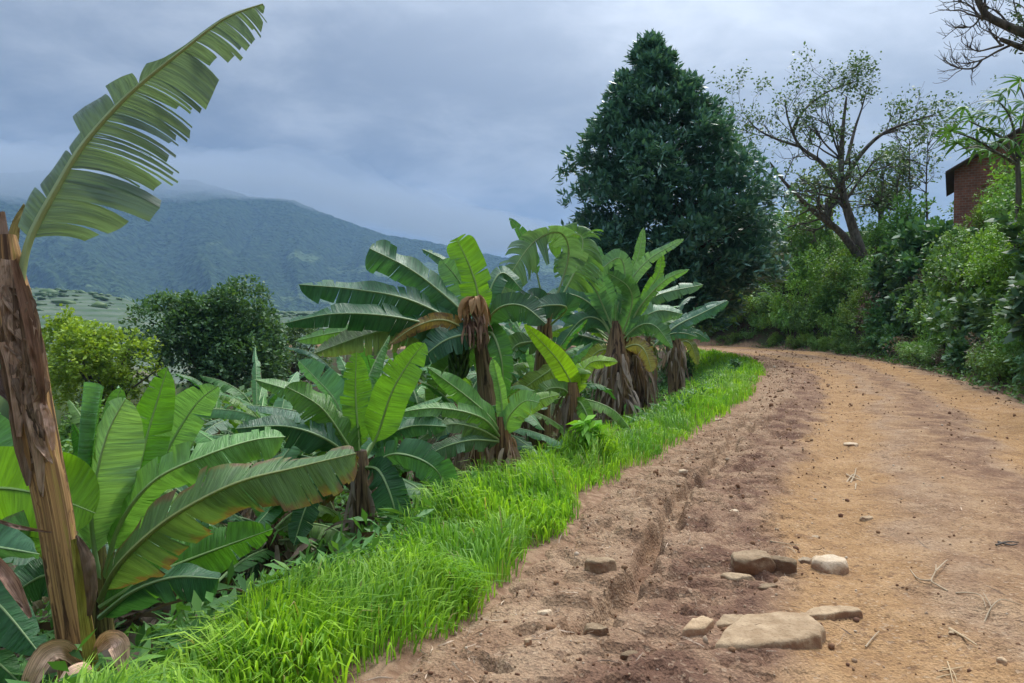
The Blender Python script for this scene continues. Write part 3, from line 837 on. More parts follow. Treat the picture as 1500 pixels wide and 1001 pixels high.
def plant_a():
    rng = np.random.default_rng(101)
    o = plant(122, 1000, 3.3, 'leaning banana plant with thick brown dry stem and one tall tattered leaf')
    b = np.array(o.location)
    pts = [b, P(112, 940, 3.3), P(98, 860, 3.3), P(82, 760, 3.3), P(66, 680, 3.3), P(50, 600, 3.3), P(34, 510, 3.3), P(18, 420, 3.3), P(8, 345, 3.3)]
    q = 3.3 / F
    stem(o, pts, np.array([30, 27, 25, 24, 25, 26, 27, 23, 13]) * q, rng, rough=.065, sides=44, rows=150, layers=3, col=(1.35, 1.22, 1.0))
    pl(o, [(22, 470, 3.28), (32, 400, 3.3), (46, 345, 3.32), (85, 272, 3.36), (122, 212, 3.4), (185, 142, 3.45), (262, 78, 3.5), (330, 27, 3.55), (385, 6, 3.6)], 122, (.112, .170, .148), rng, wprof=((.86, 1, 1.05, 1.02, .95, .85, .66, .52, .44, .34, .08), (.40, .48, .50, .50, .46, .34, .12, .05, .04, .03, .02)),
       petiole=.21, angs=(-.05, -.2), curls=(-.6, -.7), tears=(np.concatenate([[.05, .13, .19], np.sort(rng.uniform(.22, .60, 22)), np.sort(rng.uniform(.62, .97, 13))]), [.12, .27, .33, .46, .55]), gap=.20, scat=.50, slant=.55, sag=.34, rib=.021, dense=110, wave=.03, brown=.12, ribcol=(.30, .38, .17))
    # dry remains of other leaf stalks and sheaths
    def dry(pts, w, nm='dry_sheath', curl=.5, col=(1.5, 1.3, 1.15), n=17):
        S = catmull([P(*p) for p in pts], n) - b; mb = MB(); T = unit(np.gradient(S, axis=0)); sd = unit(np.cross(T, CAM - b - S)); nr = np.cross(T, sd)
        ww = np.interp(np.linspace(0, 1, n), np.linspace(0, 1, len(w)), w) * q
        cols = np.linspace(-1, 1, 5)
        v = S[:, None] + sd[:, None] * (cols[None, :, None] * ww[:, None, None]) + nr[:, None] * ((1 - cols[None, :, None] ** 2) * curl * ww[:, None, None])
        v += nr[:, None] * (rng.normal(size=(n, 5, 1)) * .006)
        uv_ = np.stack(np.broadcast_arrays(np.linspace(0, 1, n)[:, None], np.linspace(0, 1, 5)[None]), -1)
        mb.add(v, grid_quads(n, 5), uv=uv_); return mb.build(nm, M['husk'], o, color=tuple(min(2.0, .85 * q_) for q_ in col))
    dry([(8, 500, 3.2), (20, 540, 3.2), (26, 600, 3.2), (28, 640, 3.2)], (9, 9, 7, 3), col=(1.9, 1.7, 1.6))
    dry([(-8, 540, 3.3), (6, 565, 3.28), (22, 590, 3.27)], (16, 13, 5), col=(.5, .45, .5))
    dry([(112, 785, 3.22), (128, 820, 3.2), (134, 870, 3.2), (130, 905, 3.2)], (2, 9, 8, 2), col=(.55, .48, .42), curl=-.5)
    dry([(62, 590, 3.2), (72, 620, 3.19), (78, 660, 3.19)], (4, 7, 2), col=(2.2, 1.9, 1.8))
    dry([(0, 310, 3.3), (2, 350, 3.28), (12, 420, 3.24), (22, 500, 3.22)], (6, 12, 14, 6), col=(1.2, 1.1, 1.1))
    dry([(20, 380, 3.22), (38, 450, 3.2), (56, 540, 3.19), (64, 600, 3.2)], (4, 8, 7, 2), col=(.8, .6, .5))
    dry([(38, 300, 3.4), (22, 335, 3.35), (14, 400, 3.3)], (3, 7, 8), col=(1.6, 1.7, .9))
    for k in range(16):
        y0 = rng.uniform(380, 640); xc = 10 + (y0 - 340) * .155
        dry([(xc + rng.uniform(-22, 22), y0, 3.23), (xc + rng.uniform(-20, 26), y0 + 25, 3.21), (xc + rng.uniform(-18, 26), y0 + rng.uniform(50, 90), 3.21)], (2, rng.uniform(4, 9), 1), col=tuple(rng.uniform(.5, 1.9) * np.array([1, .92, .85])), curl=rng.uniform(-.8, .8))
    for k in range(12):      # broad papery sheaths round the upper stem
        y0 = rng.uniform(345, 560); xc = 8 + (y0 - 340) * .15; dx = rng.uniform(-22, 22)
        dry([(xc + dx * .8, y0, 3.23), (xc + dx + 4, y0 + 45, 3.215), (xc + dx * 1.05 + 10, y0 + 95, 3.21), (xc + dx + 16, y0 + rng.uniform(120, 190), 3.225)], (rng.uniform(3, 8), rng.uniform(8, 15), rng.uniform(7, 13), 2), col=tuple(rng.uniform(1.0, 2.0) * np.array([1, .93, .88])), curl=rng.uniform(.3, .9))
    dry([(108, 790, 3.2), (118, 860, 3.19), (128, 930, 3.19), (140, 1015, 3.2)], (4, 7, 9, 10), col=(.95, 1.15, .30), curl=.4)
    # limp dead leaves at its foot
    dry([(118, 975, 3.2), (95, 952, 3.1), (68, 958, 3.05), (48, 990, 3.0), (35, 1030, 3.0)], (5, 11, 15, 12, 3), 'dead_leaf', .7, (2.1, 1.8, 1.55))
    dry([(130, 985, 3.15), (118, 985, 3.0), (100, 998, 2.95), (88, 1025, 2.9)], (5, 12, 14, 3), 'dead_leaf', -.7, (2.3, 1.95, 1.75))
    dry([(140, 955, 3.2), (158, 938, 3.15), (174, 945, 3.12), (180, 985, 3.1)], (4, 13, 14, 5), 'dead_leaf', .6, (2.2, 1.85, 1.7))
    dry([(-10, 760, 3.1), (25, 772, 3.1), (76, 780, 3.15)], (2, 3, 1), 'dead_leaf', .3, (1.2, 1, .95))
    dry([(-15, 815, 3.0), (15, 850, 3.0), (45, 905, 3.0)], (7, 9, 2), 'dead_leaf', .5, (1.3, 1.0, .95))


def plant_b():
    rng = np.random.default_rng(102); d = 4.1
    o = plant(150, 900, d, 'low banana clump with broad pale leaves and one browning leaf beside the leaning stem')
    b = np.array(o.location)
    stem(o, [b, P(150, 930, d), P(146, 860, d), P(146, 800, d)], np.array([22, 19, 14, 8]) * d / F, rng, col=(.7, .9, .6), rough=.05)
    A = dict(rib=.016, dense=60)
    # rolled young leaf
    S = catmull([P(140, 800, d), P(124, 720, d - .1), P(128, 640, d - .12), P(137, 563, d - .1)], 24) - b
    mb = MB(); n = 24; T = unit(np.gradient(S, axis=0)); Aa = unit(np.cross(T, [0, 1.0, 0])); Bb = np.cross(T, Aa); a = np.linspace(-2.4, 4.2, 17)
    rr = np.interp(np.linspace(0, 1, n), [0, .25, .6, 1], [.010, .035, .042, .052]); rad = rr[:, None] * (1 - .018 * (a[None] + 2.4) * 2)
    v = S[:, None] + rad[..., None] * (np.cos(a)[None, :, None] * Aa[:, None] + np.sin(a)[None, :, None] * Bb[:, None])
    v[-1, :, 2] += .012 * np.sin(a * 1.0)
    mb.add(v, grid_quads(n, 17), uv=np.stack(np.broadcast_arrays(np.linspace(0, 1, n)[:, None], np.linspace(0, .5, 17)[None]), -1))
    mb.build('rolled_leaf', M['banana'], o, color=(.10, .24, .085, 1))
    pl(o, [(150, 870, d), (135, 780, d - .1), (138, 715, d - .18), (157, 637, d - .2), (184, 584, d - .2)], 62, (.19, .34, .14), rng, petiole=.22, angs=(.1, -1.1), curls=(-.25, -.3), tears=(0, 2), wave=.045, tip=.28, **A)
    pl(o, [(165, 840, d + .2), (192, 740, d + .2), (215, 640, d + .25), (246, 537, d + .3)], 36, (.11, .27, .025), rng, petiole=.25, angs=(.1, .15), tears=(2, 1), wave=.05, tip=.35, **A)
    pl(o, [(190, 780, d + .5), (240, 670, d + .5), (285, 595, d + .5), (320, 565, d + .5)], 38, (.14, .29, .10), rng, petiole=.22, angs=(-.1, .1), tears=(1, 1), **A)
    pl(o, [(160, 830, d + .3), (172, 700, d + .35), (170, 600, d + .4), (178, 568, d + .4)], 22, (.09, .21, .05), rng, petiole=.3, angs=(0, 0), tears=(1, 0), **A)
    pl(o, [(152, 850, d), (175, 770, d - .1), (225, 705, d - .2), (300, 668, d - .2), (370, 645, d - .1), (418, 640, d)], 42, (.125, .265, .07), rng, petiole=.14, angs=(-.05, -.9), curls=(-.4, .3), tears=(9, 5), gap=.05, scat=.25, wave=.10, tip=.12, **A)
    pl(o, [(146, 880, d - .1), (174, 828, d - .3), (232, 772, d - .42), (298, 730, d - .5), (360, 703, d - .5), (430, 686, d - .45), (522, 664, d - .4)], 66, (.095, .165, .055), rng, petiole=.10, angs=(.0, -1.0), curls=(-.25, -.2), tears=(15, 8), gap=.055, scat=.10, slant=.30, wave=.03, tip=.10, brown=.42, rib=.018, dense=110, ribcol=(.25, .30, .10))
    pl(o, [(146, 905, d - .2), (196, 866, d - .35), (255, 846, d - .4), (320, 848, d - .4)], 44, (.040, .125, .050), rng, petiole=.03, angs=(-.2, -1.2), curls=(-.3, 0), tears=(2, 2), gap=.02, wave=.03, tip=.1, **A)
    pl(o, [(146, 890, d - .05), (220, 845, d), (290, 815, d + .05), (400, 775, d + .1)], 46, (.075, .20, .030), rng, petiole=.05, angs=(-.3, -.3), tears=(2, 2), **A)
    pl(o, [(140, 860, d), (90, 800, d - .1), (50, 775, d - .3), (-30, 790, d - .5)], 40, (.10, .22, .05), rng, petiole=.12, angs=(-.2, -.5), tears=(3, 3), brown=.25, **A)
    pl(o, [(142, 880, d), (105, 850, d - .1), (60, 845, d - .2), (-5, 890, d - .3)], 44, (.05, .14, .05), rng, petiole=.10, angs=(-.2, -.5), tears=(2, 2), **A)
    pl(o, [(175, 850, d + .6), (210, 740, d + .7), (235, 660, d + .8), (225, 590, d + .8)], 32, (.06, .17, .05), rng, petiole=.2, angs=(0, .1), tears=(2, 2), **A)


def plant_left():
    rng = np.random.default_rng(103); d = 3.9
    o = plant(-190, 900, d, 'banana plant at the verge reaching a broad backlit leaf behind the leaning stem')
    b = np.array(o.location)
    stem(o, [b, P(-185, 900, d), P(-180, 780, d)], np.array([24, 20, 12]) * d / F, rng, col=(.7, .8, .6), rough=.05)
    A = dict(rib=.017, dense=60)
    pl(o, [(-182, 800, d), (-110, 725, d), (0, 715, d - .05), (80, 730, d - .08), (140, 752, d - .1)], 88, (.165, .34, .022), rng, petiole=.12, angs=(-.1, .1), tears=(1, 1), gap=.01, wave=.02, tip=.22, **A)
    pl(o, [(-180, 790, d), (-120, 680, d + .1), (-40, 640, d + .2), (50, 700, d + .3)], 52, (.11, .25, .09), rng, petiole=.15, angs=(-.6, -.1), tears=(2, 2), **A)
    pl(o, [(-180, 820, d), (-100, 800, d - .3), (-20, 800, d - .4), (58, 812, d - .5)], 46, (.085, .20, .10), rng, petiole=.12, angs=(-.9, -.2), tears=(2, 2), **A)
    pl(o, [(-185, 860, d), (-100, 850, d - .4), (-20, 870, d - .5), (60, 960, d - .6)], 55, (.04, .13, .045), rng, petiole=.12, angs=(-.4, -.3), tears=(3, 3), **A)
    pl(o, [(-185, 870, d), (-110, 900, d - .5), (-40, 940, d - .6), (40, 1010, d - .6)], 50, (.05, .15, .04), rng, petiole=.12, angs=(-.4, -.3), tears=(3, 3), **A)
    pl(o, [(-180, 790, d), (-150, 640, d), (-110, 560, d), (-60, 520, d)], 50, LT, rng, petiole=.2, angs=(0, 0), tears=(3, 3), **A)


def plant_c():
    rng = np.random.default_rng(104); d = 6.0
    o = plant(532, 790, d, 'banana plant with dark shaggy stem and upright backlit leaves next to the wide grass verge')
    b = np.array(o.location)
    stem(o, [b, P(533, 800, d), P(530, 730, d), P(528, 660, d)], np.array([22, 19, 15, 9]) * d / F, rng, col=(.68, .7, .78))
    skirt(o, P(531, 740, d), 17 * d / F, P(0, 800, d)[2], P(0, 680, d)[2], 26, rng, (.2, .5), (.012, .03), (.8, .8, .85))
    A = dict(rib=.015, dense=48)
    pl(o, [(527, 680, d), (525, 640, d), (521, 575, d), (522, 516, d)], 27, (.10, .23, .022), rng, petiole=.18, angs=(.1, .1), tears=(9, 8), gap=.10, scat=.12, **A)
    pl(o, [(530, 680, d), (552, 640, d), (574, 575, d - .1), (600, 530, d - .1), (622, 502, d - .1)], 31, (.115, .26, .03), rng, petiole=.2, angs=(.1, .15), tears=(1, 1), tip=.28, **A)
    pl(o, [(525, 680, d), (507, 648, d - .1), (470, 597, d - .2), (418, 566, d - .3)], 42, (.07, .17, .025), rng, petiole=.1, angs=(.1, -.7), tears=(4, 4), **A)
    pl(o, [(515, 640, d + .2), (490, 586, d + .2), (462, 554, d + .2), (436, 527, d + .2)], 30, (.085, .205, .12), rng, petiole=.1, angs=(-.9, .1), tears=(1, 2), **A)
    pl(o, [(520, 670, d), (490, 610, d), (440, 578, d - .1), (372, 556, d - .1)], 24, (.12, .24, .07), rng, petiole=.1, angs=(-.2, -1.1), tears=(4, 3), brown=.1, **A)
    pl(o, [(522, 680, d), (480, 645, d - .3), (420, 625, d - .4), (345, 628, d - .5)], 36, (.035, .10, .045), rng, petiole=.1, angs=(-.2, -1.0), curls=(-.4, 0), tears=(9, 6), scat=.25, **A)
    pl(o, [(532, 685, d), (555, 690, d - .2), (575, 735, d - .3), (588, 800, d - .3)], 30, (.03, .10, .035), rng, petiole=.12, angs=(-.1, .0), tears=(7, 7), **A)
    pl(o, [(534, 690, d), (580, 665, d - .2), (640, 690, d - .2), (660, 760, d - .1)], 30, (.045, .13, .05), rng, petiole=.12, angs=(-.3, -.2), tears=(8, 7), **A)
    pl(o, [(528, 690, d), (500, 690, d - .3), (455, 730, d - .5), (430, 800, d - .6)], 28, (.03, .095, .03), rng, petiole=.12, angs=(-.3, -.2), tears=(6, 7), **A)
    pl(o, [(530, 685, d), (545, 650, d + .2), (600, 625, d + .3), (655, 625, d + .3)], 26, (.055, .15, .06), rng, petiole=.12, angs=(-.3, -.9), tears=(6, 7), **A)
    pl(o, [(526, 686, d), (512, 668, d - .4), (492, 670, d - .5), (470, 684, d - .5)], 12, (.30, .22, .11), rng, petiole=.2, angs=(-.3, -.6), tears=(5, 5), scat=.5, brown=.7, **A)


def plant_d():
    rng = np.random.default_rng(105); d = 8.0
    o = plant(730, 700, d, 'tall banana plant with long dark arching leaves and a dried orange flower bract')
    b = np.array(o.location)
    stem(o, [b, P(726, 680, d), P(716, 600, d), P(708, 520, d), P(702, 455, d)], np.array([19, 17, 14, 12, 8]) * d / F, rng, col=(.72, .74, .8))
    A = dict(rib=.018, dense=64)
    pl(o, [(704, 495, d), (660, 468, d - .2), (595, 438, d - .4), (520, 424, d - .5), (437, 417, d - .6)], 38, (.036, .115, .050), rng, petiole=.1, angs=(.05, -1.1), curls=(-.3, 0), tears=(16, 8), gap=.065, scat=.17, tip=.22, **A)
    pl(o, [(704, 505, d), (650, 482, d - .3), (575, 464, d - .6), (490, 460, d - .8), (416, 474, d - .9)], 34, (.034, .110, .042), rng, petiole=.1, angs=(-.05, -1.1), curls=(-.3, 0), tears=(16, 8), gap=.065, scat=.17, tip=.3, **A)
    pl(o, [(704, 510, d), (640, 488, d - .3), (560, 485, d - .5), (460, 518, d - .6)], 38, (.115, .165, .065), rng, petiole=.1, angs=(-.1, -1.0), curls=(-.3, 0), tears=(22, 10), gap=.07, scat=.14, tip=.3, brown=.22, **A)
    pl(o, [(704, 505, d + .2), (620, 490, d + .5), (520, 484, d + .8), (430, 500, d + .9)], 22, (.10, .22, .05), rng, petiole=.1, angs=(-.1, -1.0), tears=(6, 4), **A)
    pl(o, [(702, 480, d), (650, 432, d - .1), (600, 394, d - .2), (541, 364, d - .3)], 36, (.045, .13, .06), rng, petiole=.14, angs=(.1, -1.0), curls=(-.4, .2), tears=(5, 4), gap=.03, scat=.2, tip=.12, **A)
    pl(o, [(703, 480, d), (700, 430, d), (688, 390, d), (668, 349, d)], 27, (.13, .285, .025), rng, petiole=.14, angs=(.15, .1), tears=(1, 2), tip=.12, **A)
    pl(o, [(702, 480, d + .2), (690, 440, d + .2), (664, 400, d + .2), (645, 380, d + .2)], 30, (.11, .235, .12), rng, petiole=.14, angs=(0, 0), tears=(1, 2), **A)
    pl(o, [(704, 480, d + .3), (685, 420, d + .4), (655, 385, d + .5), (618, 365, d + .5)], 18, (.065, .16, .07), rng, petiole=.2, angs=(0, -1.0), tears=(4, 3), **A)
    pl(o, [(704, 480, d + .3), (720, 420, d + .4), (738, 400, d + .5), (765, 425, d + .5)], 22, (.05, .14, .07), rng, petiole=.2, angs=(0, -.8), tears=(7, 5), **A)
    pl(o, [(704, 485, d), (730, 452, d - .2), (765, 448, d - .3), (800, 475, d - .4)], 28, (.030, .085, .035), rng, petiole=.12, angs=(-.1, -.6), tears=(6, 5), **A)
    pl(o, [(704, 500, d), (690, 490, d - .3), (650, 500, d - .5), (600, 540, d - .6)], 30, (.035, .11, .055), rng, petiole=.1, angs=(0, -.8), tears=(5, 5), **A)
    pl(o, [(706, 490, d), (722, 490, d - .2), (735, 530, d - .3), (738, 590, d - .2)], 20, (.05, .15, .035), rng, petiole=.1, angs=(0, 0), tears=(5, 5), **A)
    pl(o, [(704, 500, d), (680, 520, d + .2), (650, 545, d + .2), (630, 600, d + .2)], 26, (.05, .12, .03), rng, petiole=.1, angs=(-.3, 0), tears=(6, 5), brown=.2, **A)
    pl(o, [(705, 500, d), (655, 470, d - .4), (610, 478, d - .5), (570, 505, d - .6)], 16, (.26, .18, .05), rng, petiole=.1, angs=(0, -.6), tears=(8, 6), brown=.6, **A)
    # dried bract over the crown
    c = P(696, 455, d - .25) - b; mb = MB(); tp = P(698, 436, d - .25) - b
    for k in range(34):
        a = rng.uniform(0, 6.28); strip(mb, tp + np.array([cos(a) * .03, sin(a) * .03, rng.uniform(-.05, .02)]), (cos(a) * .9, sin(a) * .9, rng.uniform(-.2, .5)), rng.uniform(.16, .36), rng.uniform(.018, .042), rng, 3.2, curl=1.0)
    br = mb.build('flower_bract', M['bract'], o)
    sk = MB()
    for k in range(60): strip(sk, c + np.array([rng.uniform(-.11, .13), rng.uniform(-.1, .05), rng.uniform(-.18, -.02)]), (rng.uniform(-.6, .6), -.3, -.4), rng.uniform(.12, .34), rng.uniform(.008, .02), rng, 2)
    s_ = sk.build('bract_shreds', M['dead'], o, color=(1.3, 1.05, .95)); s_['kind'] = 'stuff'
    # hanging bunch of green bananas: hands of fingers
    for k in range(6):
        hc = P(672, 500 + k * 11, d - .05) - b; hb = MB()
        for j in range(9):
            aa = j / 9 * 2 * pi + k; dirv = np.array([cos(aa), sin(aa), .35])
            S = np.array([hc, hc + dirv * .06, hc + dirv * .10 + np.array([0, 0, .05]), hc + dirv * .115 + np.array([0, 0, .11])]); tube(hb, catmull(S, 6), [.008, .016, .019, .018, .013, .004], 6)
        hb.build('banana_hand', M['fruit'], o)
    tb = MB(); tube(tb, catmull([P(703, 470, d) - b, P(688, 478, d - .05) - b, P(675, 495, d - .05) - b, P(672, 560, d - .05) - b], 14), [.02] * 14, 7); tb.build('bunch_stalk', M['rib'], o, color=(.12, .16, .06))


def plant_e():
    rng = np.random.default_rng(106); d = 9.5
    o = plant(790, 640, d, 'banana plant with a shredded grey-green arching leaf hanging behind the tall plant')
    b = np.array(o.location)
    stem(o, [b, P(792, 620, d), P(796, 520, d), P(800, 430, d)], np.array([16, 14, 12, 8]) * d / F, rng, col=(.7, .72, .72))
    A = dict(rib=.018, dense=64)
    pl(o, [(802, 470, d), (832, 380, d), (822, 342, d - .1), (785, 352, d - .3), (752, 395, d - .5), (730, 442, d - .6)], 36, (.10, .19, .105), rng, petiole=.22, angs=(-.1, .3), curls=(-.5, -.4), tears=(26, 24), gap=.13, scat=.5, sag=.40, wave=.06, **A)
    pl(o, [(803, 470, d + .3), (845, 390, d + .5), (850, 345, d + .6), (800, 350, d + .7)], 46, (.085, .18, .05), rng, petiole=.3, angs=(.1, -.4), tears=(24, 14), gap=.16, scat=.4, sag=.5, **A)
    pl(o, [(800, 470, d), (785, 395, d), (768, 350, d), (746, 319, d)], 14, (.06, .155, .055), rng, petiole=.4, angs=(-.3, .2), tears=(3, 2), tip=.5, **A)
    pl(o, [(802, 480, d), (790, 440, d - .2), (770, 440, d - .3), (730, 470, d - .4)], 26, (.028, .085, .04), rng, petiole=.15, angs=(0, -.8), tears=(7, 5), **A)
    pl(o, [(802, 480, d), (830, 452, d - .3), (800, 448, d - .5), (745, 464, d - .6)], 26, (.033, .105, .052), rng, petiole=.2, angs=(0, -.8), tears=(12, 5), gap=.04, **A)
    pl(o, [(802, 490, d), (780, 500, d - .2), (752, 510, d - .3), (730, 560, d - .3)], 22, (.09, .17, .06), rng, petiole=.15, angs=(0, -.5), tears=(9, 8), scat=.4, **A)
    pl(o, [(802, 490, d), (815, 530, d - .3), (780, 560, d - .4), (735, 590, d - .4)], 22, (.16, .24, .035), rng, petiole=.15, angs=(0, -.5), tears=(9, 8), brown=.3, **A)


def plant_f():
    rng = np.random.default_rng(107); d = 13.5
    o = plant(905, 600, d, 'large banana clump with pale spreading leaves and thick shaggy double stem')
    b = np.array(o.location)
    stem(o, [b, P(904, 580, d), P(903, 530, d), P(902, 470, d)], np.array([24, 22, 17, 5]) * d / F, rng, col=(.78, .78, .82))
    stem(o, [P(938, 615, d + .3), P(934, 570, d + .3), P(925, 520, d + .3), P(915, 480, d + .2)], np.array([19, 17, 12, 4]) * d / F, rng, col=(.72, .7, .75))
    skirt(o, P(905, 560, d), 24 * d / F, P(0, 590, d)[2], P(0, 515, d)[2], 110, rng, (.3, .75), (.014, .036))
    skirt(o, P(934, 560, d + .3), 19 * d / F, P(0, 590, d)[2], P(0, 515, d)[2], 80, rng, (.3, .75), (.014, .036), (.8, .8, .8))
    A = dict(rib=.022, dense=48)
    L = [([(905, 500), (914, 425), (934, 378), (943, 333)], 14, (.10, .215, .05), (.1, .1), (4, 4), 0),
         ([(900, 500), (908, 440), (945, 385), (1002, 350)], 15, (.13, .25, .11), (.2, -.2), (6, 6), 0),
         ([(930, 480), (948, 430), (965, 400), (970, 370)], 13, (.11, .24, .035), (.1, .1), (3, 2), 0),
         ([(915, 490), (940, 446), (975, 410), (1010, 395)], 13, (.10, .22, .075), (-.1, -.3), (3, 3), 0),
         ([(908, 495), (925, 460), (965, 432), (1030, 417)], 22, (.085, .175, .085), (.1, -.7), (10, 7), .05),
         ([(918, 500), (935, 472), (965, 455), (1000, 460)], 28, (.095, .195, .105), (.1, -.8), (7, 4), .12),
         ([(960, 505), (990, 478), (1030, 458), (1066, 440)], 17, (.045, .13, .075), (.1, -.5), (7, 4), 0),
         ([(950, 515), (975, 492), (1000, 488), (1022, 494)], 16, (.04, .12, .06), (.1, -.5), (6, 4), 0),
         ([(901, 512), (901, 485), (902, 465), (902, 445)], 6, (.13, .27, .08), (.5, .5), (0, 0), 0),
         ([(900, 490), (875, 430), (855, 402), (836, 377)], 24, (.085, .19, .10), (0, .2), (14, 8), 0),
         ([(898, 495), (862, 437), (838, 408), (812, 382)], 24, (.034, .11, .045), (.1, -.2), (4, 4), 0),
         ([(900, 490), (885, 420), (875, 390), (876, 360)], 22, (.075, .175, .085), (0, .1), (7, 6), 0),
         ([(902, 495), (915, 420), (905, 378), (850, 424)], 22, (.085, .18, .095), (-.3, -.2), (16, 14), 0),
         ([(898, 500), (855, 470), (810, 450), (755, 470)], 26, (.032, .10, .05), (0, -.9), (12, 6), 0),
         ([(898, 505), (850, 492), (800, 490), (760, 510)], 28, (.028, .085, .045), (0, -.9), (8, 6), 0),
         ([(898, 505), (870, 480), (858, 458), (838, 440)], 14, (.17, .30, .03), (0, -.3), (3, 3), 0),
         ([(900, 505), (880, 470), (850, 470), (812, 520)], 26, (.035, .105, .045), (0, -.5), (7, 6), 0),
         ([(903, 515), (885, 512), (870, 520), (850, 545)], 20, (.20, .26, .035), (0, -.5), (7, 6), .25),
         ([(905, 515), (930, 505), (945, 515), (955, 545)], 22, (.24, .21, .05), (0, -.5), (9, 8), .5),
         ([(905, 505), (935, 478), (960, 478), (985, 510)], 22, (.08, .18, .07), (0, -.5), (6, 6), .1),
         ([(905, 505), (925, 450), (920, 420), (890, 400)], 24, (.07, .17, .06), (0, .1), (6, 6), 0),
         ([(900, 500), (870, 450), (830, 430), (790, 440)], 24, (.04, .12, .055), (0, -.6), (7, 5), 0),
         ([(903, 515), (870, 505), (850, 520), (842, 560)], 24, (.05, .12, .04), (0, -.4), (7, 5), .2)]
    for pts, W, col, an, te, br in L:
        dz = rng.uniform(-.7, .9, 1)[0]
        pl(o, [(x, y, d + dz * k / 3) for k, (x, y) in enumerate(pts)], W * .78, tuple(1.12 * q_ for q_ in col), rng, petiole=.16, angs=an, curls=(-.25, -.2), tears=(int(te[0] * 1.5 + 1), int(te[1] * 1.5 + 1)), gap=.07, scat=.18, brown=br, tip=.3, **A)
    # a lone stem further along the verge
    rng = np.random.default_rng(108); d = 18.5
    o = plant(992, 555, d, 'short banana plant with a ragged dark stem at the far end of the row')
    b = np.array(o.location)
    stem(o, [b, P(990, 540, d), P(988, 500, d), P(986, 478, d)], np.array([13, 12, 10, 6]) * d / F, rng, col=(.7, .7, .74))
    skirt(o, P(990, 530, d), 13 * d / F, P(0, 540, d)[2], P(0, 500, d)[2], 40, rng, (.3, .7), (.014, .036))
    for pts, W, col in (([(986, 500), (1005, 470), (1035, 455), (1068, 442)], 15, (.045, .13, .07)), ([(986, 500), (1000, 488), (1020, 488), (1040, 500)], 12, (.04, .12, .055)), ([(986, 500), (975, 470), (960, 462), (940, 475)], 14, (.05, .14, .06)), ([(986, 505), (1005, 500), (1015, 510), (1022, 535)], 11, (.14, .16, .05))):
        pl(o, [(x, y, d) for x, y in pts], W, col, rng, petiole=.15, angs=(0, -.6), tears=(6, 5), rib=.022, dense=30)


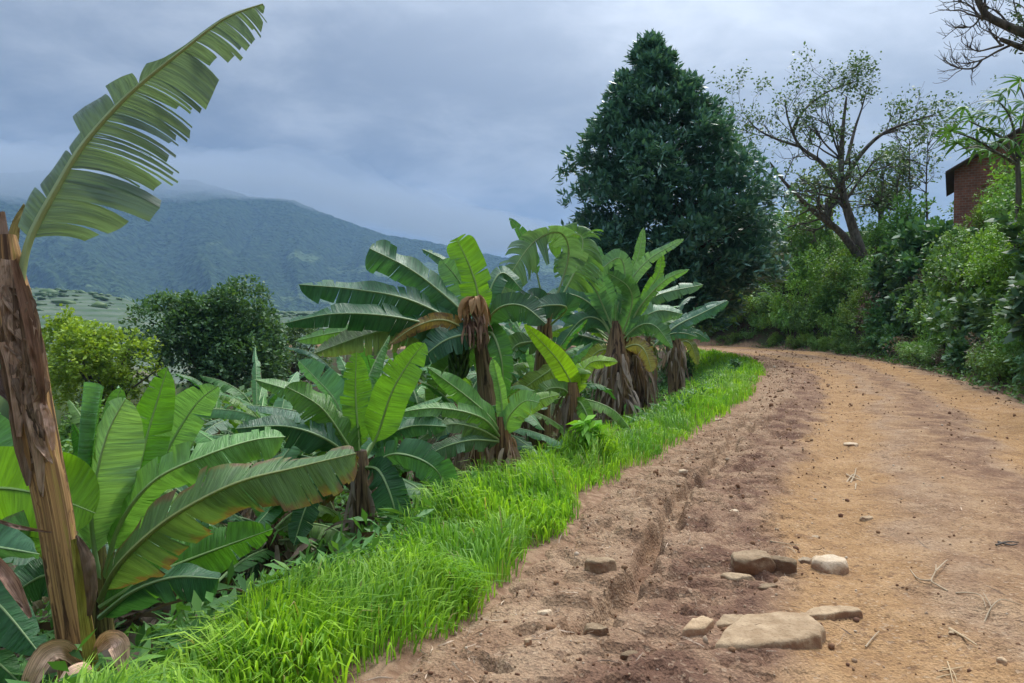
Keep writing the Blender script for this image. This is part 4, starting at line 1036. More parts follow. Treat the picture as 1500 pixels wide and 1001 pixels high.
def plant_h():
    rng = np.random.default_rng(109); d = 8.8
    o = plant(838, 655, d, 'young banana plant with one upright lime green leaf over a narrow shaggy stem')
    b = np.array(o.location)
    stem(o, [b, P(838, 640, d), P(838, 590, d), P(838, 560, d)], np.array([16, 14, 12, 8]) * d / F, rng, col=(.8, .78, .8))
    skirt(o, P(838, 620, d), 14 * d / F, P(0, 650, d)[2], P(0, 578, d)[2], 46, rng, (.25, .6), (.012, .035))
    A = dict(rib=.013, dense=48)
    pl(o, [(838, 585, d), (838, 565, d), (815, 525, d - .1), (768, 475, d - .2)], 20, (.25, .44, .022), rng, petiole=.08, angs=(.1, .15), tears=(0, 0), tip=.6, wave=.02, **A)
    pl(o, [(840, 585, d), (848, 553, d), (868, 530, d), (905, 530, d - .1)], 17, (.20, .34, .04), rng, petiole=.1, angs=(.0, -.8), tears=(4, 3), brown=.15, **A)
    pl(o, [(838, 585, d), (825, 570, d - .1), (800, 572, d - .2), (772, 605, d - .2)], 17, (.10, .20, .04), rng, petiole=.1, angs=(0, -.6), tears=(5, 4), brown=.2, **A)
    pl(o, [(840, 590, d), (850, 590, d - .1), (862, 615, d - .2), (868, 655, d - .2)], 14, (.09, .20, .04), rng, petiole=.1, angs=(0, 0), tears=(3, 4), **A)
    rng = np.random.default_rng(110); d = 6.9
    o = plant(738, 715, d, 'young banana clump with fresh green leaves and a thick skirt of dead brown leaves')
    b = np.array(o.location)
    stem(o, [b, P(740, 700, d), P(737, 650, d), P(735, 610, d)], np.array([17, 15, 12, 8]) * d / F, rng, col=(.8, .72, .7))
    stem(o, [P(690, 750, d + .3), P(690, 700, d + .3), P(695, 640, d + .3)], np.array([20, 19, 12]) * d / F, rng, col=(.55, .5, .5))
    skirt(o, P(740, 680, d), 16 * d / F, P(0, 720, d)[2], P(0, 640, d)[2], 50, rng, (.2, .5), (.010, .028), (1.3, 1.2, 1.1))
    skirt(o, P(696, 680, d + .25), 34 * d / F, P(0, 700, d)[2], P(0, 632, d)[2], 130, rng, (.25, .6), (.010, .028))
    skirt(o, P(660, 680, d + .4), 26 * d / F, P(0, 690, d)[2], P(0, 640, d)[2], 60, rng, (.25, .6), (.010, .028), (.8, .8, .8))
    A = dict(rib=.013, dense=44)
    pl(o, [(738, 650, d), (737, 610, d), (732, 570, d), (722, 526, d)], 12, (.15, .30, .09), rng, petiole=.15, angs=(.7, .6), tears=(0, 0), tip=.15, **A)
    pl(o, [(736, 640, d), (718, 612, d - .1), (680, 578, d - .2), (626, 538, d - .3)], 22, (.085, .215, .04), rng, petiole=.1, angs=(.1, -.7), tears=(1, 1), brown=.12, wave=.05, **A)
    pl(o, [(736, 645, d), (705, 612, d - .3), (640, 598, d - .5), (570, 607, d - .7)], 18, (.10, .225, .055), rng, petiole=.1, angs=(0, -1.0), tears=(3, 2), wave=.05, **A)
    pl(o, [(738, 645, d), (745, 612, d - .1), (768, 588, d - .2), (790, 590, d - .3)], 26, (.13, .27, .085), rng, petiole=.12, angs=(.0, -.5), tears=(2, 3), **A)
    pl(o, [(738, 645, d), (755, 612, d + .1), (785, 588, d + .1), (820, 578, d + .1)], 17, (.16, .28, .05), rng, petiole=.15, angs=(0, -.4), tears=(2, 2), brown=.1, **A)
    pl(o, [(736, 648, d), (700, 628, d - .3), (655, 622, d - .5), (612, 645, d - .6)], 20, (.09, .165, .06), rng, petiole=.1, angs=(0, -.8), tears=(8, 6), brown=.15, **A)
    pl(o, [(736, 648, d), (690, 645, d - .4), (640, 660, d - .6), (605, 690, d - .7)], 20, (.075, .15, .065), rng, petiole=.1, angs=(0, -.8), tears=(8, 6), **A)


plant_a(); plant_b(); plant_left(); plant_c(); plant_d(); plant_e(); plant_f(); plant_h()


def generic_plant(x, y, hgt, rng, label, group, nl=8, Lf=(1.1, 1.7), dense=30, cols=None, skirted=True, nold=4):
    z = Hs(x, y); o = empty('banana_plant', (x, y, z - .03), label, 'banana plant', group)
    b = np.array(o.location); lean = rng.normal(size=2) * .12
    top = b + np.array([lean[0], lean[1], hgt])
    stem(o, [b, b * .5 + top * .5 + rng.normal(size=3) * .02, top], np.array([.11, .09, .06]), rng, col=tuple(np.array([.5, .47, .45]) * rng.uniform(.7, 1.2)), sides=14, rows=20)
    if skirted: skirt(o, b, .10, z + hgt * .25, z + hgt * .8, 34, rng, (.25, .6), (.012, .032), (1.0, 1.0, 1.0))
    a0 = rng.uniform(0, 6.28)
    pal = cols or [DK, MD, MD, LT, BLU, MINT, OLIVE]
    for k in range(nold):      # old leaves hanging down the stem
        a = rng.uniform(0, 6.28); L = rng.uniform(.7, 1.2); dh = np.array([cos(a), sin(a), 0]); p = top - np.array([0, 0, rng.uniform(.12, .3)]); S = [p]; el = rng.uniform(-.3, .4)
        for i in range(4): p = p + (dh * cos(el) + np.array([0, 0, sin(el)])) * L / 4; S.append(p); el = max(el - rng.uniform(.35, .7), -1.45)
        oc = [(.10, .13, .045), (.13, .14, .055), (.20, .16, .08), (.045, .11, .04), (.035, .085, .035)][rng.integers(5)]
        leaf(o, S, rng.uniform(.07, .13), oc, rng, petiole=.12, angs=(-.7, -.7), curls=(-.4, -.4), tears=(int(rng.integers(6, 16)), int(rng.integers(6, 16))), gap=.12, scat=.4, rib=.012, dense=24, brown=float(rng.choice([.1, .3, .6])))
    for k in range(nl):
        a = a0 + k * 2.4 + rng.normal() * .3; L = rng.uniform(*Lf); up = rng.uniform(.15, 1.25) if k > 1 else rng.uniform(1.2, 1.6)
        dh = np.array([cos(a), sin(a), 0]); S = [top - np.array([0, 0, .12])]; p = S[0]; el = up
        for i in range(4):
            p = p + (dh * cos(el) + np.array([0, 0, sin(el)])) * L / 4; S.append(p); el -= rng.uniform(.18, .55)
        c = np.array(pal[rng.integers(len(pal))]) * rng.uniform(.8, 1.15)
        te = int(rng.integers(4, 18)); dr = -rng.uniform(.1, .8)
        leaf(o, S, rng.uniform(.10, .175), tuple(c), rng, petiole=.14, angs=(dr, dr), curls=(-.3, -.3), tears=(te, te), gap=.05, scat=.2, rib=.014, dense=dense, brown=float(rng.choice([0, 0, .1, .3])))
    return o


def fill_plants():
    rng = np.random.default_rng(120)
    lab = 'leafy green banana plant crowded together on the slope below the track'; grp = 'banana plants on the slope below the track'
    spots = [(-2.9, 6.6, .9), (-2.0, 7.4, 1.0), (-3.9, 7.6, 1.1), (-1.0, 7.6, .8), (-3.2, 9.2, 1.3), (-1.6, 9.4, 1.2), (-5.0, 9.0, 1.2), (-.2, 9.2, 1.1), (-4.2, 11.2, 1.6), (-2.2, 11.6, 1.6), (-.6, 11.4, 1.4), (-6.4, 11.6, 1.7),
             (.6, 11.0, 1.2), (-5.5, 13.6, 2.0), (-3.2, 14.2, 2.1), (-1.0, 13.8, 2.0), (.4, 13.9, 1.7), (-4.6, 5.6, .8), (-6.0, 7.4, 1.0), (-7.6, 9.6, 1.4), (-8.8, 12.6, 1.9), (.1, 16.0, 2.4), (3.2, 18.2, 2.0), (-2.6, 16.8, 2.4), (4.6, 21.0, 2.2), (-1.9, 5.9, .55), (-1.3, 6.9, .8), (-2.4, 5.3, .5), (-.5, 8.3, .9), (-2.6, 8.3, 1.1), (.5, 9.9, 1.0), (-3.4, 6.2, .7), (-1.1, 10.4, 1.4), (.2, 12.6, 1.7), (-3.4, 10.2, 1.5)]
    marks = [((-2.4, 4.1), 'the low clump beside the leaning stem'), ((-1.2, 6.0), 'the plant with upright backlit leaves'), ((-.3, 8.0), 'the tall plant with the dried bract'), ((.4, 9.5), 'the plant with the shredded arching leaf'), ((1.9, 13.5), 'the large pale-leaved clump')]
    for x, y, h in spots:
        ds = [math.hypot(x - a, y - b_) for (a, b_), _ in marks]; k = int(np.argmin(ds)); far = ds[k]
        w = ('leafy banana plant on the slope close behind ' if far < 2.6 else 'leafy banana plant farther down the slope behind ') + marks[k][1]
        generic_plant(x, y, h, rng, w, 'banana plants: ' + w[19:], nl=int(rng.integers(7, 10)))
    # two beyond the bend, below the thin-leaved tree
    lab = 'distant pale banana plant growing behind the bushes at the bend'; grp = 'banana plants behind the bend'
    for px, py, d, h in ((1175, 395, 50, 2.6), (1215, 390, 52, 3.2), (1150, 420, 54, 2.4)):
        p = P(px, py, d); generic_plant(p[0], p[1], h, rng, lab, grp, nl=8, Lf=(2.0, 2.8), dense=18, cols=[LT, MINT, OLIVE], skirted=False, nold=0)


fill_plants()


# ------------------------------------------------------------------ grass verge
def build_grass():
    rng = np.random.default_rng(200)
    Ld = catmull(LEFT, 1200); nrm = np.stack([-np.gradient(Ld[:, 1]), np.gradient(Ld[:, 0])], -1); nrm = unit(nrm)   # to the left of the course
    arc = np.concatenate([[0], np.cumsum(np.linalg.norm(np.diff(Ld, axis=0), axis=1))])
    # density falls with distance
    w = 1 / np.maximum(np.hypot(Ld[:, 0], Ld[:, 1]), 2.8) ** 1.15; w[(Ld[:, 1] < 1.4) | (Ld[:, 1] > 36)] = 0
    cdf = np.cumsum(w); cdf /= cdf[-1]
    n = 98000
    i = np.searchsorted(cdf, rng.random(n)); i = np.clip(i, 0, 1199)
    yy = Ld[i, 1]
    wd = np.interp(yy, [0, 5, 9, 14, 20, 36], [1.15, 1.1, 1.35, 2.0, 2.6, 1.6])
    s = rng.random(n) ** 1.0 * wd * rng.uniform(.9, 1.1, n) + .02
    edge = .02 + .34 * vnoise(arc[i] * 1.1, arc[i] * 0, 201) ** 1.5 + .16 * vnoise(arc[i] * 5, arc[i] * 0, 202)
    p2 = Ld[i] + nrm[i] * s[:, None] + rng.normal(size=(n, 2)) * .02
    keep = s > edge * rng.uniform(.3, 1.1, n)
    dens = vnoise(p2[:, 0] * 2.2, p2[:, 1] * 2.2, 203)
    keep &= rng.random(n) < np.clip(.12 + 1.1 * dens, 0, 1)
    fa = P(100, 1000, 3.2); keep &= np.hypot(p2[:, 0] - fa[0], (p2[:, 1] - fa[1]) * .8) > .30 + .12 * vnoise(p2[:, 0] * 6, p2[:, 1] * 6, 207)
    p2, s, wd = p2[keep], s[keep], wd[keep]; n = len(p2)
    z = H(p2[:, 0], p2[:, 1]); d = np.hypot(p2[:, 0], p2[:, 1])
    clump = .40 + 1.15 * vnoise(p2[:, 0] * 3.5, p2[:, 1] * 3.5, 204)
    h = rng.uniform(.07, .30, n) * clump * np.interp(s / wd, [0, .15, .4, .9, 1.1], [.45, .8, 1.05, 1.1, .8])
    h *= .35 + .65 * smooth(.25, 1.3, np.hypot(p2[:, 0] - fa[0], p2[:, 1] - fa[1]))
    wdt = np.maximum(rng.uniform(.0028, .0075, n), d * .00058)
    a = rng.uniform(0, 2 * pi, n); lean = rng.uniform(.15, .95, n)
    # blades lean with the clump and out over the road's edge
    ca = vnoise(p2[:, 0] * 1.3, p2[:, 1] * 1.3, 205) * 6.28 * 1.5
    dx = np.cos(a) * .7 + np.cos(ca) * .6; dy = np.sin(a) * .7 + np.sin(ca) * .6
    dirh = np.stack([dx, dy, 0 * dx], -1); side = unit(np.stack([-dy, dx, 0 * dx], -1) + rng.normal(size=(n, 3)) * .3)
    base = np.stack([p2[:, 0], p2[:, 1], z - .01], -1); up = np.array([0, 0, 1.0])
    m1 = base + up * (h * .5)[:, None] + dirh * (lean * h * .18)[:, None]
    m2 = base + up * (h * .88)[:, None] + dirh * (lean * h * .55)[:, None]
    tip = base + up * (h * (1.12 - .35 * lean))[:, None] + dirh * (lean * h * 1.1)[:, None]
    W = side * wdt[:, None]
    v = np.stack([base - W * .7, base + W * .7, m1 - W, m1 + W, m2 - W * .75, m2 + W * .75, tip], 1)
    k = np.arange(n)[:, None] * 7
    mb = MB(); mb.add(v, k + np.array([0, 1, 3, 2]), None); q2 = k + np.array([2, 3, 5, 4])
    mb.q.append(q2); mb.uq.append(np.zeros((n, 4, 2))); mb.t.append(k + np.array([4, 5, 6])); mb.ut.append(np.zeros((n, 3, 2)))
    o = mb.build('grass', M['grass']); tag(o, 'bright green grass growing along the verge of the dirt track', 'grass', kind='stuff')


build_grass()


def build_litter():
    rng = np.random.default_rng(210)
    # dead leaves and stalks on the ground under the banana plants
    mb = MB()
    n = 2600; y = rng.uniform(2.5, 20, n) ** 1.0; edge = np.interp(y, LEFT[:, 1][:70], LEFT[:, 0][:70]); s = rng.uniform(1.0, 6, n); x = edge - s
    z = H(x, y)
    for i in range(n):
        a = rng.uniform(0, 6.28); strip(mb, (x[i], y[i], z[i] + rng.uniform(.02, .22)), (cos(a), sin(a), rng.uniform(-.1, .5)), rng.uniform(.2, .7), rng.uniform(.01, .05), rng, .9)
    o = mb.build('leaf_litter', M['dead'], color=(.75, .72, .7)); tag(o, 'dead brown leaves littering the ground under the banana plants', 'leaf litter', kind='stuff')
    # low green growth between the stems
    mb = MB(); n = 9000; y = rng.uniform(2.2, 26, n); edge = np.interp(y, LEFT[:, 1][:75], LEFT[:, 0][:75]); s = .9 + rng.random(n) ** 1.3 * 6; x = edge - s
    z = H(x, y); keep = vnoise(x * .9, y * .9, 211) > .34; c = np.stack([x, y, z + rng.uniform(0, .22, n)], -1)[keep]
    leaf_cloud(mb, rng, c, np.tile([0, 0, .8], (len(c), 1)), 5, .17, .022, 1.1, .06, .25)
    o = mb.build('ground_cover', M['leaf'], color=(.055, .135, .032)); tag(o, 'low green weeds covering the slope between banana stems', 'weeds', kind='stuff')


build_litter()


def weed(px, py, d, label, n, L, W, col, h, rng):
    p = P(px, py, d); z = Hs(p[0], p[1]); o = empty('weed', (p[0], p[1], z), label, 'weed')
    st = MB(); fo = MB()
    for k in range(3):
        a = rng.uniform(0, 6.28); S = catmull([(0, 0, -.02), (cos(a) * .03, sin(a) * .03, h * .5), (cos(a) * .08, sin(a) * .08, h * rng.uniform(.8, 1))], 10)
        tube(st, S, np.linspace(.006, .003, 10), 5)
        c = S[3:]; leaf_cloud(fo, rng, c, np.tile([0, 0, .25], (len(c), 1)), n, L, W, 1.0, .01, .35)
    st.build('stem', M['rib'], o, color=(.12, .2, .06)); fo.build('foliage', M['leaf'], o, color=col)


_r = np.random.default_rng(215)
weed(232, 960, 3.5, 'pale narrow-leaved weed standing in the grass right of the leaning stem', 5, .11, .009, (.12, .24, .08), .30, _r)
weed(160, 985, 3.05, 'bright green toothed weed at the foot of the leaning stem', 5, .09, .014, (.14, .30, .04), .16, _r)
weed(868, 690, 8.0, 'round bright green weed at the foot of the young lime leaf plant', 7, .22, .05, (.12, .27, .035), .45, _r)
weed(1078, 545, 22.0, 'small dark green bush on the tip of the grass verge', 9, .13, .03, (.045, .10, .04), .45, _r)
weed(600, 770, 5.6, 'tuft of upright strap leaves on the bank by the dead leaf skirt', 6, .34, .02, (.06, .15, .045), .2, _r)
weed(655, 740, 6.6, 'broad-leaved weed beside the brown skirted clump', 6, .28, .04, (.09, .21, .05), .25, _r)

# ------------------------------------------------------------------ stones, twigs and gravel on the track
_ico = None


ICO3 = ico_pts(4); ICO1 = ico_pts(1)


def stone(px, py, wpx, dep, hgt, label, mat, rot=0, sink=.35, flat=.5, tint=1.0, seed=0, outline=None, col=None):
    """embedded stone: wpx photo width, dep depth/width ratio, hgt height in metres above the soil"""
    g = G(px, py); w = wpx / F * g[1] / 2
    z = float(road_at(g[0], g[1])[0])
    v, f = ICO3; q = v.copy()
    # blocky facets: cut the sphere with a few random planes
    rng = np.random.default_rng(seed + 900)
    for k in range(9):
        nn = unit(rng.normal(size=3) * np.array([1, 1, .35])); lim = rng.uniform(.62, .88); d = q @ nn; q = q - np.maximum(d - lim, 0)[:, None] * nn * .92
    q[:, 2] = np.where(q[:, 2] > flat, flat + (q[:, 2] - flat) * .22, q[:, 2])
    q *= (1 + .10 * fbm(v[:, 0] * 2 + seed, v[:, 1] * 2, seed + 3, 3, v[:, 2] * 2))[:, None]
    q[:, 2] += .08 * fbm(v[:, 0] * 3, v[:, 1] * 3 + seed, seed + 5, 3)
    q = q / np.array([abs(q[:, 0]).max(), abs(q[:, 1]).max(), q[:, 2].max()])
    q = q * np.array([w, w * dep, hgt])
    q[:, 2] = np.maximum(q[:, 2], -hgt * 1.2)
    mb = MB(); mb.add(q, tris=f); o = mb.build('stone', mat, color=col or (tint, tint, tint))
    o.location = (g[0], g[1], z - hgt * .12); o.rotation_euler = (0, 0, rot)
    tag(o, label, 'stone'); return o


def slab(poly, hgt, label, mat, tint, seed):
    rng = np.random.default_rng(seed); P2 = np.array([G(*p)[:2] for p in poly]); c = P2.mean(0); z = float(road_at(*c)[0])
    ring = []
    for a, b in zip(P2, np.roll(P2, -1, 0)):
        for k in range(9): ring.append(a + (b - a) * k / 9)
    ring = np.array(ring) - c; ring += (fbm(ring[:, 0] * 14 + seed, ring[:, 1] * 14, seed, 3) * .022)[:, None] * unit(ring)
    ring = (ring + np.roll(ring, 1, 0) * .5 + np.roll(ring, -1, 0) * .5) / 2
    rows = []
    for sc, zz in ((1.06, -2.6), (1.03, .15), (1.0, .72), (.965, .93), (.8, 1.0), (.6, 1.02), (.35, 1.03), (.12, 1.03)):
        q = ring * sc; h = hgt * zz + (.010 * fbm(q[:, 0] * 7, q[:, 1] * 7, seed + 2, 4) + .004 * fbm(q[:, 0] * 40, q[:, 1] * 40, seed + 3, 2)) * (zz > .5)
        rows.append(np.column_stack([q, h]))
    V = np.array(rows); n = len(ring); V = np.concatenate([V, V[:, :1]], 1); mb = MB(); mb.add(V, grid_quads(len(rows), n + 1)[:, ::-1])
    cen = V[-1, :-1].mean(0); k = np.arange(n); mb.add(np.vstack([V[-1], cen]), tris=np.stack([k, k + 1, np.full(n, n + 1)], -1)[:, ::-1])
    o = mb.build('stone', mat, color=(tint,) * 3); o.location = (c[0], c[1], z); tag(o, label, 'stone')


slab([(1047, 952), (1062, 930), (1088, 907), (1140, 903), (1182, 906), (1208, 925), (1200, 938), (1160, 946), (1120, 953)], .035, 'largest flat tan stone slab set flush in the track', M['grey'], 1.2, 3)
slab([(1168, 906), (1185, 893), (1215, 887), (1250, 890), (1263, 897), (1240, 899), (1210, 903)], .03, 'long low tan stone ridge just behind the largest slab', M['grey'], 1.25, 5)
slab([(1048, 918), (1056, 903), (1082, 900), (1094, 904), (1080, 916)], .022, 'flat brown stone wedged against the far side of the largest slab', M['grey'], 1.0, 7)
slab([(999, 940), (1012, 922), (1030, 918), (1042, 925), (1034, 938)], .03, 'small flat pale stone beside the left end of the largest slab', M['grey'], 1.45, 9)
ST = [  # px, py, width px, depth ratio, height, label, mat, rot, flat
    (1214, 826, 56, .8, .105, 'rounded cream white stone standing proud of the track', 'rock', .2, .7, 1.3),
    (1098, 826, 76, .7, .075, 'grey brown boulder half buried at the edge of the washed-out hole', 'grey', .1, .6, .95),
    (1146, 826, 46, .6, .05, 'dark angular stone between the grey boulder and the cream stone', 'grey', -.5, .5, .7),
    (1180, 818, 30, .6, .045, 'narrow pale stone touching the cream stone', 'rock', .5, .5, .8),
    (1080, 853, 56, .5, .05, 'long rounded brown stone below the grey boulder', 'grey', -.3, .6, 1.1),
    (1122, 865, 42, .5, .035, 'thin dark stone shard in the washed-out hole', 'grey', .3, .5, .8),
    (880, 846, 48, .7, .085, 'blocky red brown stone on the rim of the erosion gully', 'grey', .2, .55, 1.0),
    (798, 911, 30, .6, .04, 'small cream stone chip lying on the bare soil near the grass', 'rock', .4, .5, 1.35),
    (872, 946, 44, .6, .05, 'brown angular stone in the gully bottom', 'grey', -.3, .5, .95),
    (1246, 648, 26, .8, .04, 'pale flat stone alone far up the middle of the track', 'rock', .1, .4, 1.2),
    (1076, 748, 18, .7, .03, 'little pale stone in the left wheel track', 'rock', .7, .4, 1.1),
    (1468, 972, 20, .7, .04, 'small pinkish stone by the dry grass wisps', 'grey', .2, .6, 1.6),
    (773, 970, 14, .8, .03, 'small round grey pebble at the gully mouth', 'grey', .2, .7, 1.5),
    (922, 973, 30, .6, .03, 'low dark brown stone in the left foreground soil', 'grey', .4, .5, .7),
    (1270, 755, 24, .6, .03, 'grey stone flake on the centre ridge of the track', 'grey', .3, .5, 1.2),
    (1195, 772, 16, .7, .025, 'tiny pale stone above the washed-out hole', 'rock', .3, .5, 1.0),
    (1128, 760, 22, .6, .025, 'dull grey stone between the wheel track and the centre ridge', 'grey', .3, .5, 1.0),
    (1395, 925, 16, .7, .02, 'pebble beside the straight pale stick', 'grey', .3, .5, 1.2),
    (1050, 618, 20, .6, .035, 'whitish stone at the edge of the far grass', 'rock', .3, .5, 1.1),
    (1000, 695, 18, .6, .03, 'white stone chip in the broken crust by the verge', 'rock', .6, .5, 1.2)]
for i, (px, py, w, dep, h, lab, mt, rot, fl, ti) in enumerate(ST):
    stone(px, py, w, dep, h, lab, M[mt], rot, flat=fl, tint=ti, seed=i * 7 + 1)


def build_gravel():
    rng = np.random.default_rng(230); n = 3400
    a = rng.random(n); t = rng.random(n) ** 1.6
    Ld = catmull(LEFT, 600); Rd = catmull(RIGHT, 600); i0 = np.searchsorted(Ld[:, 1], 2.6); k = (i0 + t * 330).astype(int)
    a = np.where(rng.random(n) < .45, np.abs(rng.normal(size=n)) * .16 + .01, a)
    p = Ld[k] * (1 - a[:, None]) + Rd[k] * a[:, None] + rng.normal(size=(n, 2)) * .03
    s = rng.uniform(.004, .011, n) * np.where(rng.random(n) < .08, 2.4, 1) * np.interp(p[:, 1], [3, 12, 30], [1, 1.5, 2.5])
    z = road_at(p[:, 0], p[:, 1]); v, f = ICO1
    q = v[None] * (s[:, None, None] * rng.uniform(.6, 1.3, (n, 1, 3))) * rng.uniform(.75, 1.2, (n, len(v), 1)) + np.stack([p[:, 0], p[:, 1], z + s * .25], -1)[:, None]
    mb = MB(); mb.add(q, tris=(np.arange(n)[:, None, None] * len(v) + f[None]).reshape(-1, 3))
    m, tt = new_mat('gravel'); r = tt.new('ShaderNodeNewGeometry').outputs['Random Per Island']
    rp = tt.new('ShaderNodeValToRGB'); tt.put(rp.inputs[0], r); cr = rp.color_ramp; cr.elements[0].color = (.16, .085, .055, 1); cr.elements[1].color = (.55, .44, .33, 1)
    for ps, c in ((.35, (.20, .105, .06, 1)), (.7, (.30, .18, .10, 1)), (.9, (.38, .28, .19, 1))): e = cr.elements.new(ps); e.color = c
    finish(tt, principled(tt, rp.outputs[0], .95, None, .1))
    o = mb.build('gravel', m, sm=False); tag(o, 'loose small stones and clods strewn over the dirt track', 'gravel', kind='stuff')
    # straw and bits of dry leaf
    mb = MB(); n = 1900; a = np.where(rng.random(n) < .5, np.abs(rng.normal(size=n)) * .07 - .005, rng.random(n)); k = (i0 + rng.random(n) ** 1.5 * 300).astype(int); p = Ld[k] * (1 - a[:, None]) + Rd[k] * a[:, None]; z = road_at(p[:, 0], p[:, 1])
    for i in range(n):
        b = rng.uniform(0, 6.28); strip(mb, (p[i, 0], p[i, 1], z[i] + .012), (cos(b), sin(b), .05), rng.uniform(.03, .14), rng.uniform(.0012, .004), rng, .12, 5)
    o = mb.build('straw', M['dead'], color=(2.2, 2.1, 2.0)); tag(o, 'bits of straw and dry leaf scattered over the track', 'straw', kind='stuff')


build_gravel()


def twig(label, branches, r, col=(1, 1, 1), name='twig'):
    """branches: lists of (px, py, lift in m); the first is the stem"""
    org = G(*branches[0][0][:2]); mb = MB()
    for br in branches:
        pts = []
        for px, py, lift in br:
            g = G(px, py); pts.append(np.array([g[0], g[1], float(road_at(g[0], g[1])[0]) + r * .5 + lift]) - np.array([org[0], org[1], 0]))
        n = max(8, len(pts) * 3); S = catmull(pts, n); tube(mb, S, np.linspace(r, r * .45, n), 6)
    o = mb.build(name, M['twig'], color=col); o.location = (org[0], org[1], 0)
    return tag(o, label, 'twig')


twig('forked dry twig lying right of the cream stone', [[(1388, 869, 0), (1372, 861, .012), (1364, 856, .02), (1370, 846, .03), (1371, 838, .035)], [(1370, 846, .03), (1385, 832, .02), (1389, 826, .01)], [(1364, 856, .02), (1345, 850, .01), (1333, 832, 0)]], .0055)
twig('straight pale stick by the right foreground', [[(1391, 921, .008), (1412, 934, .008), (1431, 944, .006)]], .008, (1.2, 1.15, 1.05))
twig('dark blue-grey splintered stick on the right wheel track', [[(1459, 806, .01), (1475, 803, .015), (1492, 803, .01)], [(1462, 801, .01), (1480, 807, .01), (1490, 806, .01)]], .008, (.22, .24, .3))
twig('tangled dry grass runner at the right edge of the track', [[(1442, 906, 0), (1452, 898, .01), (1466, 893, .015), (1482, 895, .01), (1500, 892, 0)], [(1452, 898, .01), (1444, 890, .02), (1440, 885, .03)], [(1400, 872, 0), (1425, 880, .01), (1438, 887, .02), (1444, 897, .01)]], .0045)
twig('sheaf of dry grass wisps in the right foreground corner', [[(1375, 975, 0), (1392, 978, .02), (1412, 974, .01)], [(1380, 968, 0), (1395, 980, .02), (1402, 992, .0)], [(1388, 964, .01), (1392, 980, .02), (1398, 998, 0)], [(1372, 982, 0), (1396, 984, .015), (1408, 982, 0)]], .0035, (1.3, 1.25, 1.1))
twig('thin twig on the slope of the washed-out hole', [[(1148, 800, 0), (1160, 806, .01), (1166, 812, .01)], [(1128, 793, 0), (1150, 797, .01), (1172, 796, 0)]], .0035)
twig('little heap of dry twigs up the centre of the track', [[(1240, 694, 0), (1250, 688, .03), (1262, 692, 0)], [(1246, 698, 0), (1252, 688, .03), (1254, 680, .01)], [(1240, 686, .01), (1252, 692, .02), (1266, 698, 0)], [(1254, 700, 0), (1253, 711, .01)]], .009)
twig('slim stick aslant on the soil ahead of the right foreground', [[(1268, 935, .005), (1280, 925, .01), (1288, 917, .01)]], .0045)


# ------------------------------------------------------------------ trees
def crown(points, normals, rng, per, L, W, spread, jitter, droop=.15):
    mb = MB(); leaf_cloud(mb, rng, points, normals, per, L, W, spread, jitter, droop); return mb


